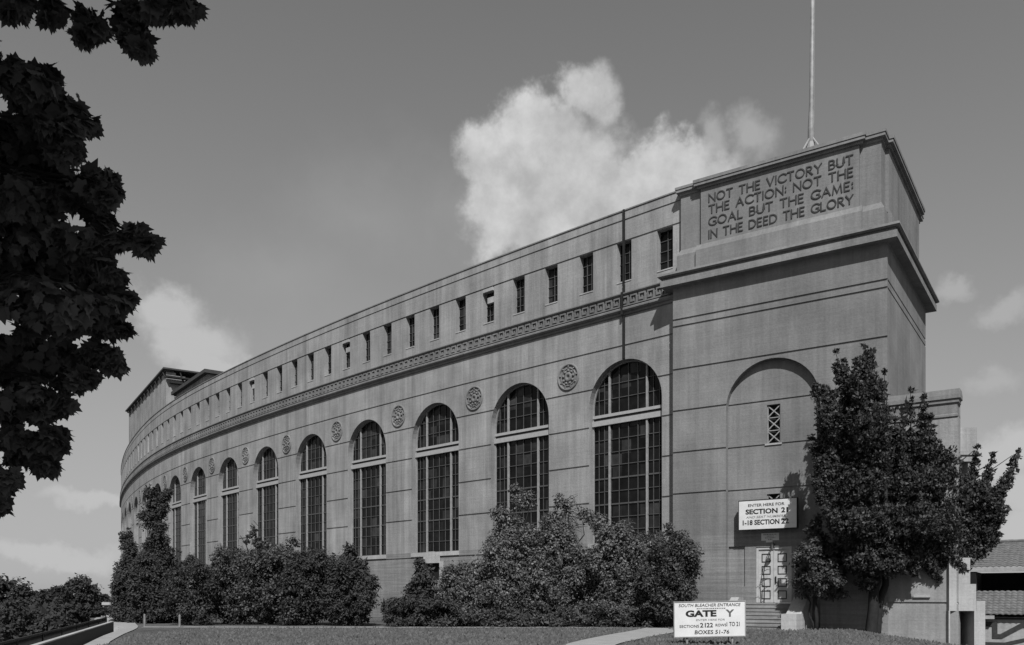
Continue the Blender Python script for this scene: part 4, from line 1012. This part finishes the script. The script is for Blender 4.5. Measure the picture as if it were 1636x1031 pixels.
shrub('ground_juniper', 'low ground hugging juniper in front of the largest bush', 820, 46.6, bush(790, 968, 1004, 50, 46.6, 10) + bush(870, 962, 1004, 56, 46.6, 10), 240, .20, 24, .15, 'spray', 'shrub', [(790, 985), (870, 985)])
shrub('ground_shrub', 'low shrub in front of the leafy bush, beside the sidewalk', 980, 46.2, bush(955, 962, 1004, 50, 46.2, 10) + bush(1030, 965, 1004, 46, 46.2, 10), 190, .27, 24, .135, 'leaf', 'shrub', [(955, 985), (1030, 985)])
plant('conical_cedar', 'ragged conical cedar close to the right side of the tower door', 'tree', base_of(1302, 42.4), cone(1302, 828, 950, 38, 42.4, 9, .6) + bush(1314, 858, 952, 38, 42.4, 16) + spikes([(1334, 945, 20, 14), (1278, 895, 12, 18)], 42.4), 240, .20, 24, .15, 'spray', M['shrub'], M['bark'], [(base_of(1304, 42.4) - Vector((0, 0, .2)), at(1303, 870, 42.4), .12, .03, .02), (base_of(1300, 42.4) - Vector((0, 0, .2)), at(1285, 930, 42.4), .06, .02, .03)], floor=.5)
# bare climbing stems on the wall between the two nearest windows
bt = thing('bare_climber', 'bare leafless climber on the wall between the two nearest arched windows', 'climber', tuple(base_of(900, 52.5)))
mb = MB(); s_b = C0 + BAY * .5
def WW(s, z, d=.12): return Wm(s, d, z)
mb.tube([WW(s_b - .4, 0), WW(s_b - .3, 4), WW(s_b - .1, 7.0)], [.05, .04, .03], 5)
for k in range(15):
    z0 = random.uniform(5.6, 8.6); sx_ = random.choice((-1, -1, 1)); L_ = random.uniform(.7, 1.7); up_ = random.uniform(.2, 1.5); sag = random.uniform(.6, 1.9); o0 = random.uniform(-.2, .5)
    pts = [WW(s_b + o0 + sx_ * L_ * t ** random.uniform(.9, 1.1), z0 + up_ * t - sag * t * t + random.uniform(-.05, .05), .06 + .05 * math.sin(3 * t)) for t in np.linspace(0, 1, 7)]
    mb.tube(pts, [.02, .018, .016, .014, .012, .01, .007], 4)
mb.build('stem', M['bark'], bt)
sp = thing('sapling', 'thin dark sapling standing in front of the left leaf of the tower door', 'sapling', tuple(T(6.3, .1, 1.3)))
mb = MB(); q0 = T(6.12, .0, 1.31)
mb.tube([q0, q0 + Vector((.02, 0, .8)), q0 + Vector((-.02, 0, 1.6)), q0 + Vector((.12, 0, 2.4)), q0 + Vector((.35, -.05, 2.95))], [.035, .03, .028, .02, .012], 5)
for z, s in ((.6, .35), (.9, -.3), (1.2, .4), (1.45, -.25), (1.7, .3)): mb.tube([q0 + Vector((0, 0, z)), q0 + Vector((s * .6, -.03, z + .1)), q0 + Vector((s, -.04, z + .06))], [.018, .014, .008], 4)
mb.build('stem', M['bark'], sp)

# ---- trees on the bank at the far left, each its own
TGp = 'trees on the low bank at the left'
far = [(12, 926, 52, 62, 'broad crowned tree at the left edge of the bank'), (62, 944, 34, 70, 'lower tree beside the broad crowned one on the bank'), (92, 938, 22, 78, 'narrow dark tree in the middle of the bank, behind lower ones'),
       (125, 922, 30, 84, 'tallest tree on the bank, with a bushy lopsided head'), (160, 950, 18, 100, 'small distant tree next to the path end on the bank'), (40, 962, 50, 48, 'nearer low tree behind the railing at the left edge'), (100, 966, 46, 56, 'nearer low bushy tree behind the middle of the railing'), (150, 972, 26, 66, 'low bushy tree just behind the far end of the railing'), (-45, 930, 40, 58, 'tree partly cut by the left edge of the view on the bank')]
for px, top, hw, Z, lab in far:
    c = at(px, YH, Z); gz = float(ground_z(c.x, c.y)); L = []
    bot = YH + (EYE - gz) * F / Z; bot = min(bot, top + 150)
    L = bush(px, top, bot - 6, hw, Z, 16)
    plant('bank_tree', lab, 'tree', (c.x, c.y, gz), L, 45, .5, 24, .28 if Z > 55 else .24, 'leaf', M['far'], M['bark'], [((c.x, c.y, gz - .3), at(px, (top + bot) / 2, Z), .22, .06, .02)], TGp)

# ---- grass tufts over the near lawn
def grass():
    n = 26000; X = rng.uniform(-16, 19, n); Y = 27 + 19 * rng.random(n) ** 1.3
    def inside(a, b): return (X > np.interp(Y, [p[1] for p in a], [p[0] for p in a]) - .1) & (X < np.interp(Y, [p[1] for p in b], [p[0] for p in b]) + .1)
    gl, gr = g(1032, 1004), g(1082, 1010)
    sw = inside([tuple(g(905, 1031))[:2], tuple(gl)[:2]], [tuple(g(985, 1031))[:2], tuple(gr)[:2]])
    rp = X < np.interp(Y, [g(168, 1031).y, g(222, 1003).y], [g(168, 1031).x, g(222, 1003).x]) + .15
    k = ~sw & ~rp & (Y < 44.4); X, Y = X[k], Y[k]; n = len(X)
    p = np.stack([X, Y, ground_z(X, Y) - .01], 1)
    nn = np.stack([rng.normal(size=n) * .4, -np.ones(n), np.full(n, .4)], 1) + rng.normal(size=(n, 3)) * .3
    dd = np.stack([rng.normal(size=n) * .5, rng.normal(size=n) * .5, np.ones(n)], 1)
    t = bpy.data.objects.new('x', None)
    o = leaves_mesh('grass', p, nn, dd, .10 * (.5 + rng.random(n)), 'leaf', M['grass'], t); o.parent = None; bpy.data.objects.remove(t)
    tag(o, 'short mown grass blades on the lawn', 'grass', kind='stuff')
grass()
